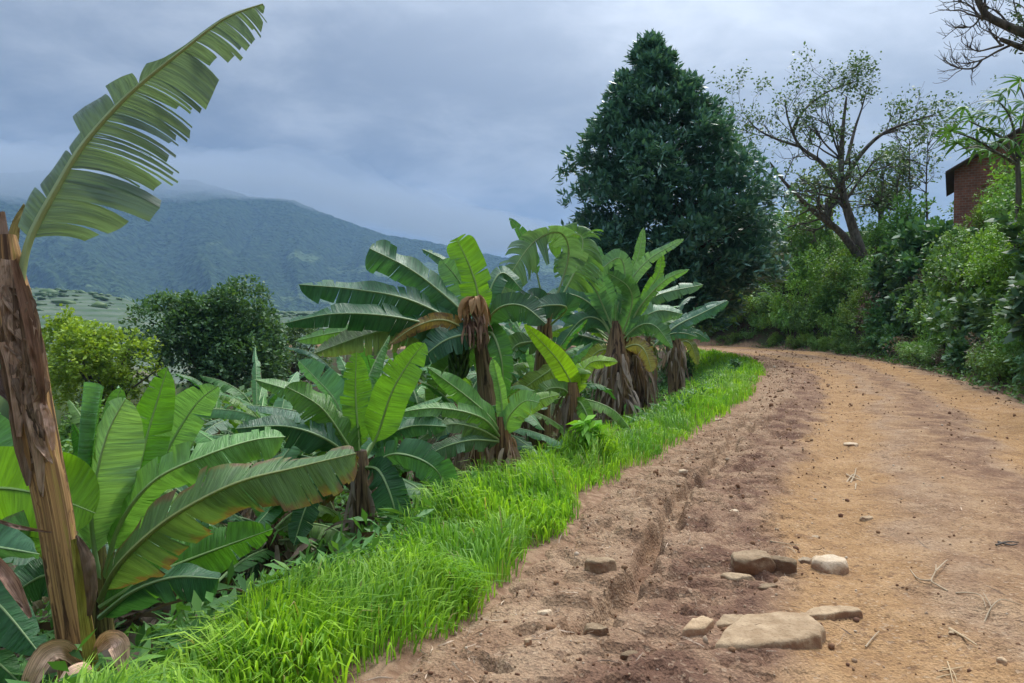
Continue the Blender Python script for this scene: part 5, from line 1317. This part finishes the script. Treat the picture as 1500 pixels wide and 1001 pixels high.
def dark_tree():
    rng = np.random.default_rng(300); d = 30.0; b2 = P(985, 500, d); z0 = Hs(b2[0], b2[1])
    o = empty('broadleaf_tree', (b2[0], b2[1], z0), 'tall dense dark evergreen tree of conical outline behind the banana row', 'tree'); org = np.array(o.location)
    rows = [(64, 950, 4), (85, 952, 24), (110, 955, 40), (140, 958, 58), (175, 958, 76), (205, 960, 98), (240, 968, 118), (290, 978, 140), (340, 985, 152), (385, 990, 150), (415, 995, 138), (450, 990, 105), (475, 985, 70)]
    ys = np.array([r[0] for r in rows], float); cx = np.array([r[1] for r in rows], float); hw = np.array([r[2] for r in rows], float)
    q = d / F
    n = 150; y = np.interp((np.arange(n) + rng.random(n)) / n, np.cumsum(hw) / hw.sum(), ys); a = np.arange(n) * 2.39996 + rng.normal(size=n) * .4; rr = rng.uniform(.62, .92, n)
    w = np.interp(y, ys, hw) * q * rr; zc = np.array([P(0, yy, d)[2] for yy in y]); xc = (np.interp(y, ys, cx) - CX) * q
    lobe = np.stack([xc + w * np.cos(a), b2[1] + w * np.sin(a), zc], -1); lr = np.clip(np.interp(y, ys, hw) * q * .34, .28, 1.15) * rng.uniform(.75, 1.2, n)
    per = 34; v = rand_dir(rng, n * per); v[:, 2] = np.where(v[:, 2] < -.3, -v[:, 2], v[:, 2])
    c = np.repeat(lobe, per, 0) + v * (np.repeat(lr, per) * rng.uniform(.55, 1.05, n * per))[:, None] * np.array([1, 1, .8])
    inner = 1100; yi = np.interp(rng.random(inner), np.cumsum(hw) / hw.sum(), ys); ai = rng.uniform(0, 6.28, inner); wi = np.interp(yi, ys, hw) * q * np.sqrt(rng.random(inner)) * .75
    ci = np.stack([(np.interp(yi, ys, cx) - CX) * q + wi * np.cos(ai), b2[1] + wi * np.sin(ai), np.array([P(0, yy, d)[2] for yy in yi])], -1); c = np.concatenate([c, ci])
    # gaps where sky shows through
    keep = (fbm(c[:, 0] * .55, c[:, 1] * .55, 303, 3, c[:, 2] * .55) > -.42)
    hole = P(997, 183, d - 2); keep &= np.hypot(c[:, 0] - hole[0], c[:, 2] - hole[2]) > .42
    c = c[keep]; cen = np.stack([np.interp(c[:, 2], np.array([P(0, yy, d)[2] for yy in ys])[::-1], ((cx - CX) * q)[::-1]), np.full(len(c), b2[1]), c[:, 2] - .9], -1)
    nrm = unit(c - cen) + np.array([0, 0, .45])
    mb = crown(c - org, unit(nrm), rng, 11, .36, .062, 1.0, .10, .12)
    mb.build('crown', M['gloss'], o, color=(.055, .125, .100))
    tb = MB(); top = np.array([(950 - CX) * q, b2[1], P(0, 90, d)[2]]) - org
    tube(tb, catmull([(0, 0, -.1), (.1, 0, 3), (-.2, .1, 7), top], 20), np.linspace(.38, .05, 20), 10)
    for k in range(46):
        h = rng.uniform(2.0, 10.5); a = rng.uniform(0, 6.28); L = np.interp(h, [2, 5, 11], [3.2, 3.4, 1.0]); s = np.array([0 - .1 * h * .2, 0, h])
        tube(tb, catmull([s, s + np.array([cos(a) * L * .5, sin(a) * L * .5, .3]), s + np.array([cos(a) * L, sin(a) * L, .9])], 7), np.linspace(.08, .02, 7), 5)
    tb.build('trunk', M['bark'], o)


def round_tree(px, py, d, rx, ry, label, col, n, rng, L=.24, W=.06, per=9, name='broadleaf_tree', gap=-.35, lobes=6):
    c0 = P(px, py, d); z0 = Hs(c0[0], c0[1]); q = d / F
    o = empty(name, (c0[0], c0[1], z0), label, 'tree'); org = np.array(o.location)
    cs = []; ns = []
    lob = [(c0, rx * q, ry * q)] if lobes == 0 else []
    for k in range(lobes):
        a = rng.uniform(0, 2 * pi); e = rng.uniform(-.5, 1.0); rr = rng.uniform(.25, .62)
        lob.append((c0 + np.array([cos(a) * rx * q * rr, sin(a) * rx * q * rr, e * ry * q * .5]), rx * q * rng.uniform(.42, .62), ry * q * rng.uniform(.42, .6)))
    for (cc, a_, b_) in lob:
        m = n // len(lob); v = rand_dir(rng, m); v[:, 2] = np.where(v[:, 2] < -.55, -v[:, 2], v[:, 2])
        rr = rng.uniform(.55, 1.0, m) ** .5 * (1 + .2 * fbm(v[:, 0] * 2, v[:, 1] * 2, int(rng.integers(999)), 3, v[:, 2] * 2))
        p = cc + v * rr[:, None] * np.array([a_, a_, b_]); cs.append(p); ns.append(unit(v + np.array([0, 0, .5])))
    c = np.concatenate(cs); nn = np.concatenate(ns); keep = fbm(c[:, 0] * .7, c[:, 1] * .7, 311, 3, c[:, 2] * .7) > gap; c, nn = c[keep], nn[keep]
    crown(c - org, nn, rng, per, L, W, 1.1, .12).build('crown', M['leaf'], o, color=col)
    tb = MB(); top = c0 - org
    tube(tb, catmull([(0, 0, -.1), (.1, .1, top[2] * .5), (top[0], top[1], top[2])], 12), np.linspace(.26, .14, 12), 9)
    for k in range(14):
        cc = lob[k % len(lob)][0] - org + rng.normal(size=3) * .3; s = np.array([0, 0, top[2] * rng.uniform(.55, .85)])
        tube(tb, catmull([s, (s + cc) / 2 + np.array([0, 0, .3]), cc + unit(cc - top) * .8], 8), np.linspace(.10, .025, 8), 5)
    tb.build('trunk', M['bark'], o)
    return o


dark_tree()
_r = np.random.default_rng(310)
round_tree(320, 550, 36, 122, 130, 'rounded dark green tree down the slope in front of the mountain', (.050, .105, .042), 3800, _r, .26, .07, 9, lobes=9)
round_tree(148, 582, 33, 80, 112, 'yellow-green tree beside the rounded dark green tree', (.17, .25, .03), 2000, _r, .22, .07, 9, gap=-.12, lobes=8)
round_tree(425, 555, 42, 62, 90, 'smaller greyish green tree leaning against the rounded dark tree', (.055, .10, .045), 1100, _r, .24, .06, 8, gap=-.15, lobes=6)
round_tree(95, 650, 28, 75, 60, 'low green tree down the slope below the yellow-green tree', (.07, .14, .025), 900, _r, .2, .06, 8, lobes=6)


round_tree(1212, 290, 47, 62, 62, 'pale green loose-leaved tree behind the spreading grey tree', (.085, .135, .055), 700, _r, .24, .07, 7, gap=.02, lobes=8)
round_tree(1290, 300, 48, 36, 40, 'small pale tree behind the bank bushes near the saplings', (.08, .13, .055), 320, _r, .24, .07, 7, gap=.0, lobes=5)


def grow(tb, tips, p, d, L, r, depth, rng, spread=.6, up=.15, n=6, kids=(2, 4), shrink=.68):
    pts = [p]; dd = np.array(d, float)
    for i in range(n - 1):
        dd = unit(dd + rng.normal(size=3) * .14 + np.array([0, 0, up * .2])); pts.append(pts[-1] + dd * L / (n - 1))
    pts = np.array(pts); tube(tb, pts, np.linspace(r, r * .55, n), 6 if r > .02 else 4, cap=False)
    tips.append((pts[-1], dd))
    if depth > 0:
        for k in range(rng.integers(*kids) + 1):
            i = rng.integers(n // 2, n); nd = unit(dd + rand_dir(rng, 1)[0] * spread + np.array([0, 0, up]))
            grow(tb, tips, pts[i], nd, L * shrink * rng.uniform(.7, 1.15), r * .5, depth - 1, rng, spread, up, n, kids, shrink)


def limb(tb, tips, pix, r0, r1, org, rng, twigs=8, TL=1.6, depth=2, spread=.8, up=.1):
    S = catmull([P(*p) for p in pix], 18) - org; rad = np.linspace(r0, r1, 18); tube(tb, S, rad, 8)
    T = unit(np.gradient(S, axis=0))
    for k in range(twigs):
        i = int(rng.integers(6, 18)); grow(tb, tips, S[i], unit(T[i] + rand_dir(rng, 1)[0] * .9), TL * rng.uniform(.5, 1.1), max(rad[i] * .4, .012), depth, rng, spread, up)
    tips.append((S[-1], T[-1]))


def sparse_tree():
    rng = np.random.default_rng(320); d = 40.0; b = P(1268, 395, d); z = Hs(b[0], b[1]); o = empty('thin_leaved_tree', (b[0], b[1], min(z, b[2])), 'sparse spreading tree with bare grey limbs on the bank at the bend', 'tree'); org = np.array(o.location)
    tb = MB(); tips = []
    base = (1272, 400, d)
    limb(tb, tips, [base, (1248, 330, d), (1233, 272, d), (1234, 200, d), (1240, 142, d)], .34, .05, org, rng, 14, 2.2)
    limb(tb, tips, [base, (1235, 345, d - .5), (1190, 308, d - 1), (1150, 268, d - 1.5), (1128, 238, d - 2)], .26, .04, org, rng, 9, 1.9)
    limb(tb, tips, [(1236, 285, d), (1205, 240, d + .5), (1172, 215, d + 1), (1156, 180, d + 1), (1150, 150, d + 1)], .16, .03, org, rng, 10, 1.7)
    limb(tb, tips, [(1160, 195, d + 1), (1175, 165, d + 1), (1210, 136, d + 1.3), (1258, 118, d + 1.5)], .09, .02, org, rng, 8, 1.2)
    limb(tb, tips, [(1237, 265, d), (1262, 225, d - .5), (1300, 192, d - 1), (1368, 168, d - 1.5)], .15, .03, org, rng, 10, 1.7)
    limb(tb, tips, [(1172, 215, d + 1), (1140, 205, d + 1), (1110, 190, d + 1.2), (1092, 170, d + 1.4)], .09, .02, org, rng, 9, 1.5)
    limb(tb, tips, [(1240, 240, d), (1252, 190, d + 1), (1262, 160, d + 1.2), (1270, 130, d + 1.4)], .12, .02, org, rng, 9, 1.5)
    tb.build('trunk', M['bark'], o)
    tp = np.array([t[0] for t in tips]); td = np.array([t[1] for t in tips]); k = rng.random(len(tp)) < .62; mb = MB()
    leaf_cloud(mb, rng, tp[k], td[k], 8, .21, .06, 1.2, .20, .25); mb.build('crown', M['leaf'], o, color=(.055, .10, .038))
    # slim trees behind it
    for px, py, pt, dd, lab, nl in ((1335, 300, 205, 42, 'slim bare sapling with few leaves behind the bank bushes', .35), (1290, 320, 250, 46, 'small half bare tree behind the spreading grey tree', .7), (1362, 300, 215, 41, 'thin twiggy sapling next to the brick house', .25), (1318, 315, 262, 44, 'short leafy sapling among the twiggy ones', .8)):
        p = P(px, py, dd); z = Hs(p[0], p[1]); o = empty('sapling', (p[0], p[1], z), lab, 'tree'); tb = MB(); tips = []; top = P(px + rng.uniform(-6, 6), pt, dd) - np.array(o.location)
        S = catmull([(0, 0, -.1), top * .5 + rng.normal(size=3) * .12, top], 14); tube(tb, S, np.linspace(.07, .02, 14), 6)
        for k in range(15): i = int(rng.integers(7, 14)); grow(tb, tips, S[i], unit(np.array([rng.normal(), rng.normal() * .6, .9])), rng.uniform(.6, 1.5), .025, 2, rng, .9, .1)
        tb.build('trunk', M['bark'], o); tp = np.array([t[0] for t in tips]); td = np.array([t[1] for t in tips]); k = rng.random(len(tp)) < nl; mb = MB()
        leaf_cloud(mb, rng, tp[k], td[k], 5, .24, .07, 1.2, .12, .25); mb.build('crown', M['leaf'], o, color=(.06, .11, .045))


def overhang_tree():
    rng = np.random.default_rng(330); d = 17.0; b = P(1640, 420, d); z = Hs(b[0], b[1]); o = empty('leaning_tree', (b[0], b[1], z), 'dark bare-branched tree leaning in over the bank by the brick house', 'tree'); org = np.array(o.location)
    tb = MB(); tips = []
    tube(tb, catmull([(0, 0, -.1), P(1630, 300, d) - org, P(1600, 150, d) - org, P(1560, 85, d) - org], 16), np.linspace(.3, .15, 16), 10)
    limb(tb, tips, [(1565, 90, d), (1520, 58, d), (1488, 44, d), (1450, 26, d), (1436, 8, d), (1420, -30, d)], .14, .05, org, rng, 5, 1.1)
    limb(tb, tips, [(1585, 110, d), (1530, 78, d), (1500, 71, d), (1482, 64, d - .2), (1466, 58, d - .3)], .11, .045, org, rng, 3, .7, 2)
    for pts in ([(1481, 66, d), (1460, 76, d), (1438, 88, d), (1415, 93, d), (1398, 91, d)], [(1438, 88, d), (1428, 99, d), (1412, 101, d), (1392, 96, d)], [(1470, 66, d), (1455, 70, d), (1432, 75, d), (1418, 68, d)], [(1468, 68, d), (1458, 56, d), (1450, 44, d)], [(1440, 18, d), (1430, 34, d), (1420, 40, d), (1408, 36, d)], [(1480, 40, d), (1462, 18, d), (1448, 12, d)], [(1440, 30, d), (1420, 8, d), (1404, 2, d)]):
        limb(tb, tips, pts, .030, .010, org, rng, 9, .42, 1, .8, .35)
    limb(tb, tips, [(1600, 150, d), (1570, 40, d), (1530, -40, d), (1490, -120, d)], .14, .04, org, rng, 10, 1.4)
    tb.build('trunk', M['bark'], o)
    c = np.array([P(px, py, d + rng.uniform(-.6, .6)) for px, py in zip(rng.normal(1500, 14, 60), rng.normal(36, 18, 60))]) - org; mb = MB()
    leaf_cloud(mb, rng, c, rand_dir(rng, len(c)), 5, .11, .03, 1.2, .1); mb.build('crown', M['leaf'], o, color=(.03, .055, .03))


def palmate_tree():
    rng = np.random.default_rng(340); d = 22.0; b = P(1490, 300, d); z = Hs(b[0], b[1]); o = empty('palmate_tree', (b[0], b[1], z), 'tree with long-stalked finger-like leaves in front of the brick house', 'tree'); org = np.array(o.location)
    tb = MB()
    ends = []
    for pts in ([(1488, 235, d), (1470, 205, d), (1445, 190, d), (1420, 178, d)], [(1488, 240, d), (1462, 225, d), (1430, 205, d), (1402, 195, d)], [(1490, 230, d), (1485, 190, d), (1476, 165, d), (1462, 148, d)], [(1492, 230, d), (1500, 180, d), (1502, 150, d), (1494, 128, d)], [(1492, 235, d), (1515, 200, d), (1530, 180, d), (1540, 150, d)], [(1488, 240, d), (1455, 222, d - .4), (1432, 216, d - .6), (1412, 218, d - .8)]):
        S = catmull([P(*p) for p in pts], 10) - org; tube(tb, S, np.linspace(.05, .018, 10), 6); ends += [S[-1], S[6], S[8]]
    tube(tb, catmull([(0, 0, -.1), P(1492, 290, d) - org, P(1490, 232, d) - org], 10), np.linspace(.12, .06, 10), 8); tb.build('trunk', M['bark'], o)
    # one palmate leaf, shared by all
    mb = MB(); k = 8
    for i in range(k):
        a = (i / (k - 1) - .5) * 4.6; dv = np.array([sin(a), cos(a), 0.0]); n = 6; L = .50 * (1 - .25 * abs(i / (k - 1) - .5)); s = np.linspace(0, 1, n)
        S = dv[None] * (s * L)[:, None]; S[:, 2] = -.62 * L * s ** 2 + .04 * s; w = .038 * np.sin(np.clip(s * 1.05 + .08, 0, 1) * pi) ** .8; sd = np.array([cos(a), -sin(a), 0.0])
        v = np.stack([S - sd * w[:, None] - np.array([0, 0, .01]), S, S + sd * w[:, None] - np.array([0, 0, .01])], 1); mb.add(v, grid_quads(n, 3))
    me = mb.mesh('leaf'); me.materials.append(M['leaf'])
    spots = [(1393, 192), (1412, 158), (1425, 172), (1402, 210), (1455, 148), (1470, 140), (1478, 130), (1495, 118), (1440, 165), (1460, 170), (1480, 165), (1500, 150), (1432, 190), (1452, 192), (1470, 190), (1490, 185), (1415, 205), (1440, 208), (1462, 212), (1480, 205), (1498, 170), (1512, 160), (1505, 200), (1448, 222), (1470, 228), (1488, 220), (1432, 215)]
    for px, py in spots:
        p = P(px, py, d + rng.uniform(-1.2, 1.0)) - org; lf = bpy.data.objects.new('leaf', me); COL.objects.link(lf); lf.parent = o; lf.location = p
        lf.rotation_euler = (rng.uniform(.1, .9), rng.uniform(-.5, .5), rng.uniform(-.8, 3.6)); s = rng.uniform(.85, 1.3); lf.scale = (s, s, s); c = rng.uniform(.8, 1.3); lf.color = (.055 * c, .125 * c, .038 * c, 1)
        st = MB(); e = ends[int(np.argmin([np.linalg.norm(q - p) for q in ends]))]; R = lf.rotation_euler.to_matrix()
        inv = np.array(R.inverted()); S = (catmull([e, (e + p) / 2 + np.array([0, 0, .12]), p], 6) - p) @ inv.T / s
        tube(st, S, .008, 4, cap=False); st.build('leaf_stalk', M['rib'], lf, color=(.16, .17, .08))


sparse_tree(); overhang_tree(); palmate_tree()


# ------------------------------------------------------------------ brick house above the bank
def build_house():
    d = 34.0; p = P(1398, 250, d); e_z = p[2]; ap = P(1530, 172, d)[2]; x0 = p[0]; x1 = x0 + 8.2; y0, y1 = d, d + 6.5; zg = Hs(x0 + 2, d) - .6
    o = empty('brick_house', (x0, y0, zg), 'red brick house with low dark roof half hidden above the bank', 'house'); org = np.array(o.location)
    xm = (x0 + x1) / 2
    turn = math.atan2(x0, y0)
    o.rotation_euler = (0, 0, -turn)
    mb = MB(); v = np.array([(x0, y0, zg), (x1, y0, zg), (x1, y0, e_z), (xm, y0, ap), (x0, y0, e_z), (x0, y1, zg), (x1, y1, zg), (x1, y1, e_z), (xm, y1, ap), (x0, y1, e_z)]) - org
    mb.add(v, [(0, 1, 2, 4), (6, 5, 9, 7), (5, 0, 4, 9), (1, 6, 7, 2)], [(4, 2, 3), (7, 9, 8)]); mb.build('wall', M['brick'], o, sm=False)
    rf = MB(); t = .12; ov = .35
    for sx, xe in ((-1, x0), (1, x1)):
        sl = (ap - e_z) / (xm - x0); xo = xe + sx * ov; zo = e_z - sl * ov
        q = np.array([(xo, y0 - ov, zo + .02), (xm, y0 - ov, ap + .02), (xm, y1 + ov, ap + .02), (xo, y1 + ov, zo + .02)]); q2 = q + np.array([0, 0, t]); vv = np.concatenate([q, q2]) - org
        rf.add(vv, [(3, 2, 1, 0), (4, 5, 6, 7), (0, 1, 5, 4), (1, 2, 6, 5), (2, 3, 7, 6), (3, 0, 4, 7)])
    rf.build('roof', M['roof'], o, sm=False)
    for wx in (1.9, 5.2):
        wb = MB(); a = np.array([wx, -.03, e_z - zg - 1.3]); s = np.array([1.1, .05, 1.0])
        c = np.array([(0, 0, 0), (1, 0, 0), (1, 1, 0), (0, 1, 0), (0, 0, 1), (1, 0, 1), (1, 1, 1), (0, 1, 1)]) * s + a
        wb.add(c, [(3, 2, 1, 0), (4, 5, 6, 7), (0, 1, 5, 4), (1, 2, 6, 5), (2, 3, 7, 6), (3, 0, 4, 7)]); wb.build('shutter', M['timber'], o, sm=False, color=(.5, .42, .36))


build_house()


# ------------------------------------------------------------------ bushes on the bank
def shrub_mesh(kind, rng):
    mb = MB(); tb = MB()
    if kind == 'fine': n, per, L, W, spread = 230, 9, .13, .034, 1.2
    elif kind == 'broad': n, per, L, W, spread = 130, 6, .26, .085, 1.2
    elif kind == 'lime': n, per, L, W, spread = 300, 12, .105, .022, 1.0
    elif kind == 'dead': n, per, L, W, spread = 90, 5, .14, .03, 1.2
    lobes = [(rng.normal(size=3) * np.array([.38, .38, .16]) + np.array([0, 0, .62]), rng.uniform(.34, .55)) for _ in range(6)]
    cs, ns = [], []
    for c, r in lobes:
        m = n // 6; v = rand_dir(rng, m); rr = rng.uniform(.45, 1.05, m) * (1 + .25 * fbm(v[:, 0] * 3, v[:, 1] * 3, int(rng.integers(999)), 2))
        p = c + v * (r * rr)[:, None]; cs.append(p); ns.append(unit(v + np.array([0, 0, .5])))
    c = np.concatenate(cs); nn = np.concatenate(ns); k = c[:, 2] > .02; c, nn = c[k], nn[k]
    leaf_cloud(mb, rng, c, nn, per, L, W, spread, .06, .2)
    # a few shoots above the outline
    for k in range(10):
        a = rng.uniform(0, 6.28); p0 = np.array([cos(a) * .3, sin(a) * .3, .8]); S = catmull([p0, p0 + np.array([cos(a) * .1, sin(a) * .1, .25]), p0 + np.array([cos(a) * .25, sin(a) * .25, rng.uniform(.35, .55)])], 6)
        leaf_cloud(mb, rng, S, np.tile(unit(S[-1] - S[0]), (6, 1)), 3, L, W, 1.1, .02, .2)
    for k in range(9):
        l = lobes[k % 6][0]; tube(tb, catmull([(0, 0, -.15), l * .5 + rng.normal(size=3) * .05, l + rng.normal(size=3) * .12], 7), np.linspace(.022, .007, 7), 5, cap=False)
    a = mb.mesh('foliage'); a.materials.append(M['dead'] if kind == 'dead' else M['leaf']); b = tb.mesh('stem'); b.materials.append(M['bark'])
    return a, b


def tall_grass_mesh(rng):
    mb = MB()
    for k in range(170):
        a = rng.uniform(0, 6.28); r = rng.random() ** .6 * .28; L = rng.uniform(.5, 1.15); strip(mb, (cos(a) * r, sin(a) * r, -.03), (cos(a) * .4 + rng.normal() * .2, sin(a) * .4 + rng.normal() * .2, 1.1), L, rng.uniform(.006, .013), rng, 1.5)
    a = mb.mesh('blades'); a.materials.append(M['leaf']); return a


def build_bank():
    rng = np.random.default_rng(400)
    V = {k: [shrub_mesh(k, rng) for _ in range(4)] for k in ('fine', 'broad', 'lime', 'dead')}
    TG = [tall_grass_mesh(rng) for _ in range(3)]
    LAB = {'fine': ('mid green small-leaved bush', 'small-leaved bushes'), 'broad': ('dark green broad-leaved bush', 'broad-leaved bushes'),
           'lime': ('bright yellow-green bush', 'yellow-green bushes'), 'dead': ('dry brown brushwood bush', 'dry bushes'), 'grass': ('clump of tall arching grass', 'tall grass clumps')}
    def put(x, y, kind, s, col, zs=1.0):
        z = Hs(x, y); lab, grp = LAB[kind]
        off = -sdist(np.array([x]), np.array([y]), RIGHT)[0]; az_ = x / max(y, 1)
        if sdist(np.array([x]), np.array([y]), LEFT)[0] > 0: where = 'under the dark conical tree behind the banana row'
        else:
            lvl = 'at the foot of the bank' if off < .95 else 'on the lower bank' if off < 2.8 else 'on the upper bank' if off < 6 else 'on top of the bank'
            where = lvl + (' by the pale leaning trunk' if az_ < .36 else ' beside the spreading grey tree' if az_ < .50 else ' before the twiggy saplings' if az_ < .58 else ' below the brick house' if az_ < .65 else ' by the finger-leaved tree')
        lab = lab + ' ' + where; grp = grp + ' ' + where
        if kind == 'grass':
            o = empty('grass_clump', (x, y, z), lab, 'grass clump', grp, rng.uniform(0, 6.28), s); f = link('blades', TG[rng.integers(3)], None, o, col); return
        o = empty('bush', (x, y, z - .05), lab, 'bush', grp, rng.uniform(0, 6.28)); o.scale = (s, s, s * zs)
        a, b = V[kind][rng.integers(4)]; link('foliage', a, None, o, col); link('stem', b, None, o)
    Rd = catmull(RIGHT, 900); nr = unit(np.stack([np.gradient(Rd[:, 1]), -np.gradient(Rd[:, 0])], -1))
    arc = np.concatenate([[0], np.cumsum(np.linalg.norm(np.diff(Rd, axis=0), axis=1))])
    def at(s, off):
        i = int(np.clip(np.searchsorted(arc, s), 0, 899)); return Rd[i] + nr[i] * off
    s0 = np.interp(9.0, Rd[:, 1][:600], arc[:600]); s1 = arc[-1]
    n = 0
    for off, step, sc in ((.6, .75, (.4, .75)), (1.25, .95, (.8, 1.3)), (2.2, 1.1, (1.0, 1.7)), (3.4, 1.35, (1.2, 1.9)), (5.0, 1.7, (1.3, 2.0)), (7.2, 2.2, (1.4, 2.2)), (10.5, 3.2, (1.6, 2.5))):
        s = s0 + rng.uniform(0, .6)
        while s < s1 - .5:
            x, y = at(s, off + rng.normal() * .22)
            s += step * rng.uniform(.75, 1.3) * (1 if y < 34 else 1.35)
            px = CX + F * x / max(y, 1); 
            if px > 1760 or px < 960 or sdist(np.array([x]), np.array([y]), RIGHT)[0] > -.3: continue
            if 33 < y < 42 and x > 19.3 and x < 29: continue          # the house stands here
            t = vnoise(np.array([x * .32]), np.array([y * .32]), 401)[0]; u = rng.random()
            if px > 1420 and off > 1.8 and u < .45: kind, col = 'lime', (.11, .20, .032)
            elif px < 1270 and u < .30: kind, col = 'lime', (.10, .19, .034)
            elif u < .08 and off < 3: kind, col = 'dead', (1, 1, 1)
            elif u < .17: kind, col = 'grass', (.075, .15, .035)
            elif off > 4.5: kind, col = 'fine', (.085, .17, .048)
            elif 1290 < px and t > .30: kind, col = 'broad', (.052, .115, .052)
            elif t > .62: kind, col = 'broad', (.056, .125, .048)
            else: kind, col = 'fine', (.085, .17, .048)
            k = rng.uniform(.75, 1.25); col = tuple(c * k * rng.uniform(.92, 1.08) for c in col)
            put(x, y, kind, rng.uniform(*sc) * (.78 if off > 3 and 1385 < px < 1500 and y < 36 else 1), col, rng.uniform(.85, 1.3)); n += 1
    # bushes on the inner side of the bend and behind the banana row
    for px, py, d, s, kind, col in ((1060, 505, 53, 1.6, 'fine', (.07, .15, .032)), (1035, 505, 52, 1.5, 'lime', (.08, .16, .03)), (1095, 500, 54, 1.6, 'fine', (.06, .13, .04)), (1010, 505, 50, 1.5, 'fine', (.055, .12, .03)), (1120, 490, 56, 2.4, 'fine', (.05, .11, .04)), (1085, 470, 58, 2.6, 'broad', (.04, .09, .04)), (1050, 470, 58, 2.4, 'fine', (.045, .10, .04)), (980, 500, 46, 2.0, 'fine', (.05, .11, .03))):
        p = P(px, py, d); put(p[0], p[1], kind, s, col)
    for px, d, s in ((1000, 27, .8), (960, 24, .9), (930, 22, .9), (1020, 30, .8), (880, 20, .9), (850, 17, .8)):
        p = P(px, 520, d); put(p[0] - .4, p[1], 'fine', s, (.045, .105, .03))
    for px, d, s_, col in ((20, 22, 2.2, (.06, .13, .03)), (110, 24, 2.4, (.08, .15, .028)), (190, 25, 2.2, (.06, .125, .035)), (255, 24, 2.0, (.05, .11, .04)), (330, 26, 2.4, (.05, .11, .04)), (400, 27, 2.4, (.06, .12, .04)), (460, 28, 2.4, (.055, .115, .04)), (520, 30, 2.4, (.05, .11, .04)), (60, 18, 1.6, (.07, .14, .03)), (160, 19, 1.7, (.055, .12, .035)), (290, 20, 1.8, (.05, .11, .035)), (370, 21, 1.8, (.055, .12, .035)), (590, 30, 2.6, (.05, .105, .04)), (660, 28, 2.4, (.05, .11, .035))):
        x, y = (px - CX) / F * d, d; k = 'yellow-green tree' if px < 230 else 'rounded dark green tree' if px < 430 else 'tall plant with the dried bract'
        o = empty('bush', (x, y, Hs(x, y) - .05), 'dense green bush down the slope, toward the ' + k, 'bush', 'bushes down the slope toward the ' + k, rng.uniform(0, 6.28), s_)
        a, b = V['fine'][rng.integers(4)]; link('foliage', a, None, o, col); link('stem', b, None, o)
    # low litter and weeds along the foot of the bank
    mb = MB(); m = 2600; s = rng.uniform(s0, s1 - 2, m); q = np.array([at(a, o_) for a, o_ in zip(s, rng.uniform(-.05, 1.3, m))]); z = H(q[:, 0], q[:, 1])
    c = np.stack([q[:, 0], q[:, 1], z + rng.uniform(0, .12, m)], -1); leaf_cloud(mb, rng, c, np.tile([0, 0, .7], (m, 1)), 5, .14, .03, 1.1, .07, .25)
    o = mb.build('bank_weeds', M['leaf'], color=(.06, .13, .035)); tag(o, 'low weeds lining the foot of the bank', 'weeds', kind='stuff')
    mb = MB(); m = 700; s = rng.uniform(s0, s1 - 2, m)
    for a in s:
        x, y = at(a, abs(rng.normal()) * .5 - .25); b = rng.uniform(0, 6.28); strip(mb, (x, y, max(Hs(x, y), -.02) + .03), (cos(b), sin(b), .1), rng.uniform(.08, .3), rng.uniform(.006, .02), rng, .3)
    o = mb.build('bank_litter', M['dead'], color=(1.2, 1.1, 1)); tag(o, 'dry leaves and stalks strewn along the foot of the bank', 'leaf litter', kind='stuff')


build_bank()


def leaning_post():
    d = 51.0; p = P(1100, 492, d); o = empty('leaning_post', (p[0], p[1], Hs(p[0], p[1])), 'pale leaning dead trunk standing among bushes at the bend', 'dead trunk'); org = np.array(o.location)
    mb = MB(); tube(mb, catmull([(0, 0, -.1), P(1097, 480, d) - org, P(1086, 452, d) - org, P(1072, 428, d) - org], 12), np.linspace(.2, .12, 12), 8); mb.build('trunk', M['timber'], o)
    bb = MB(); tube(bb, catmull([P(1092, 467, d) - org, P(1098, 462, d) - org, P(1104, 460, d) - org], 6), np.linspace(.08, .04, 6), 6); bb.build('branch', M['timber'], o)


leaning_post()
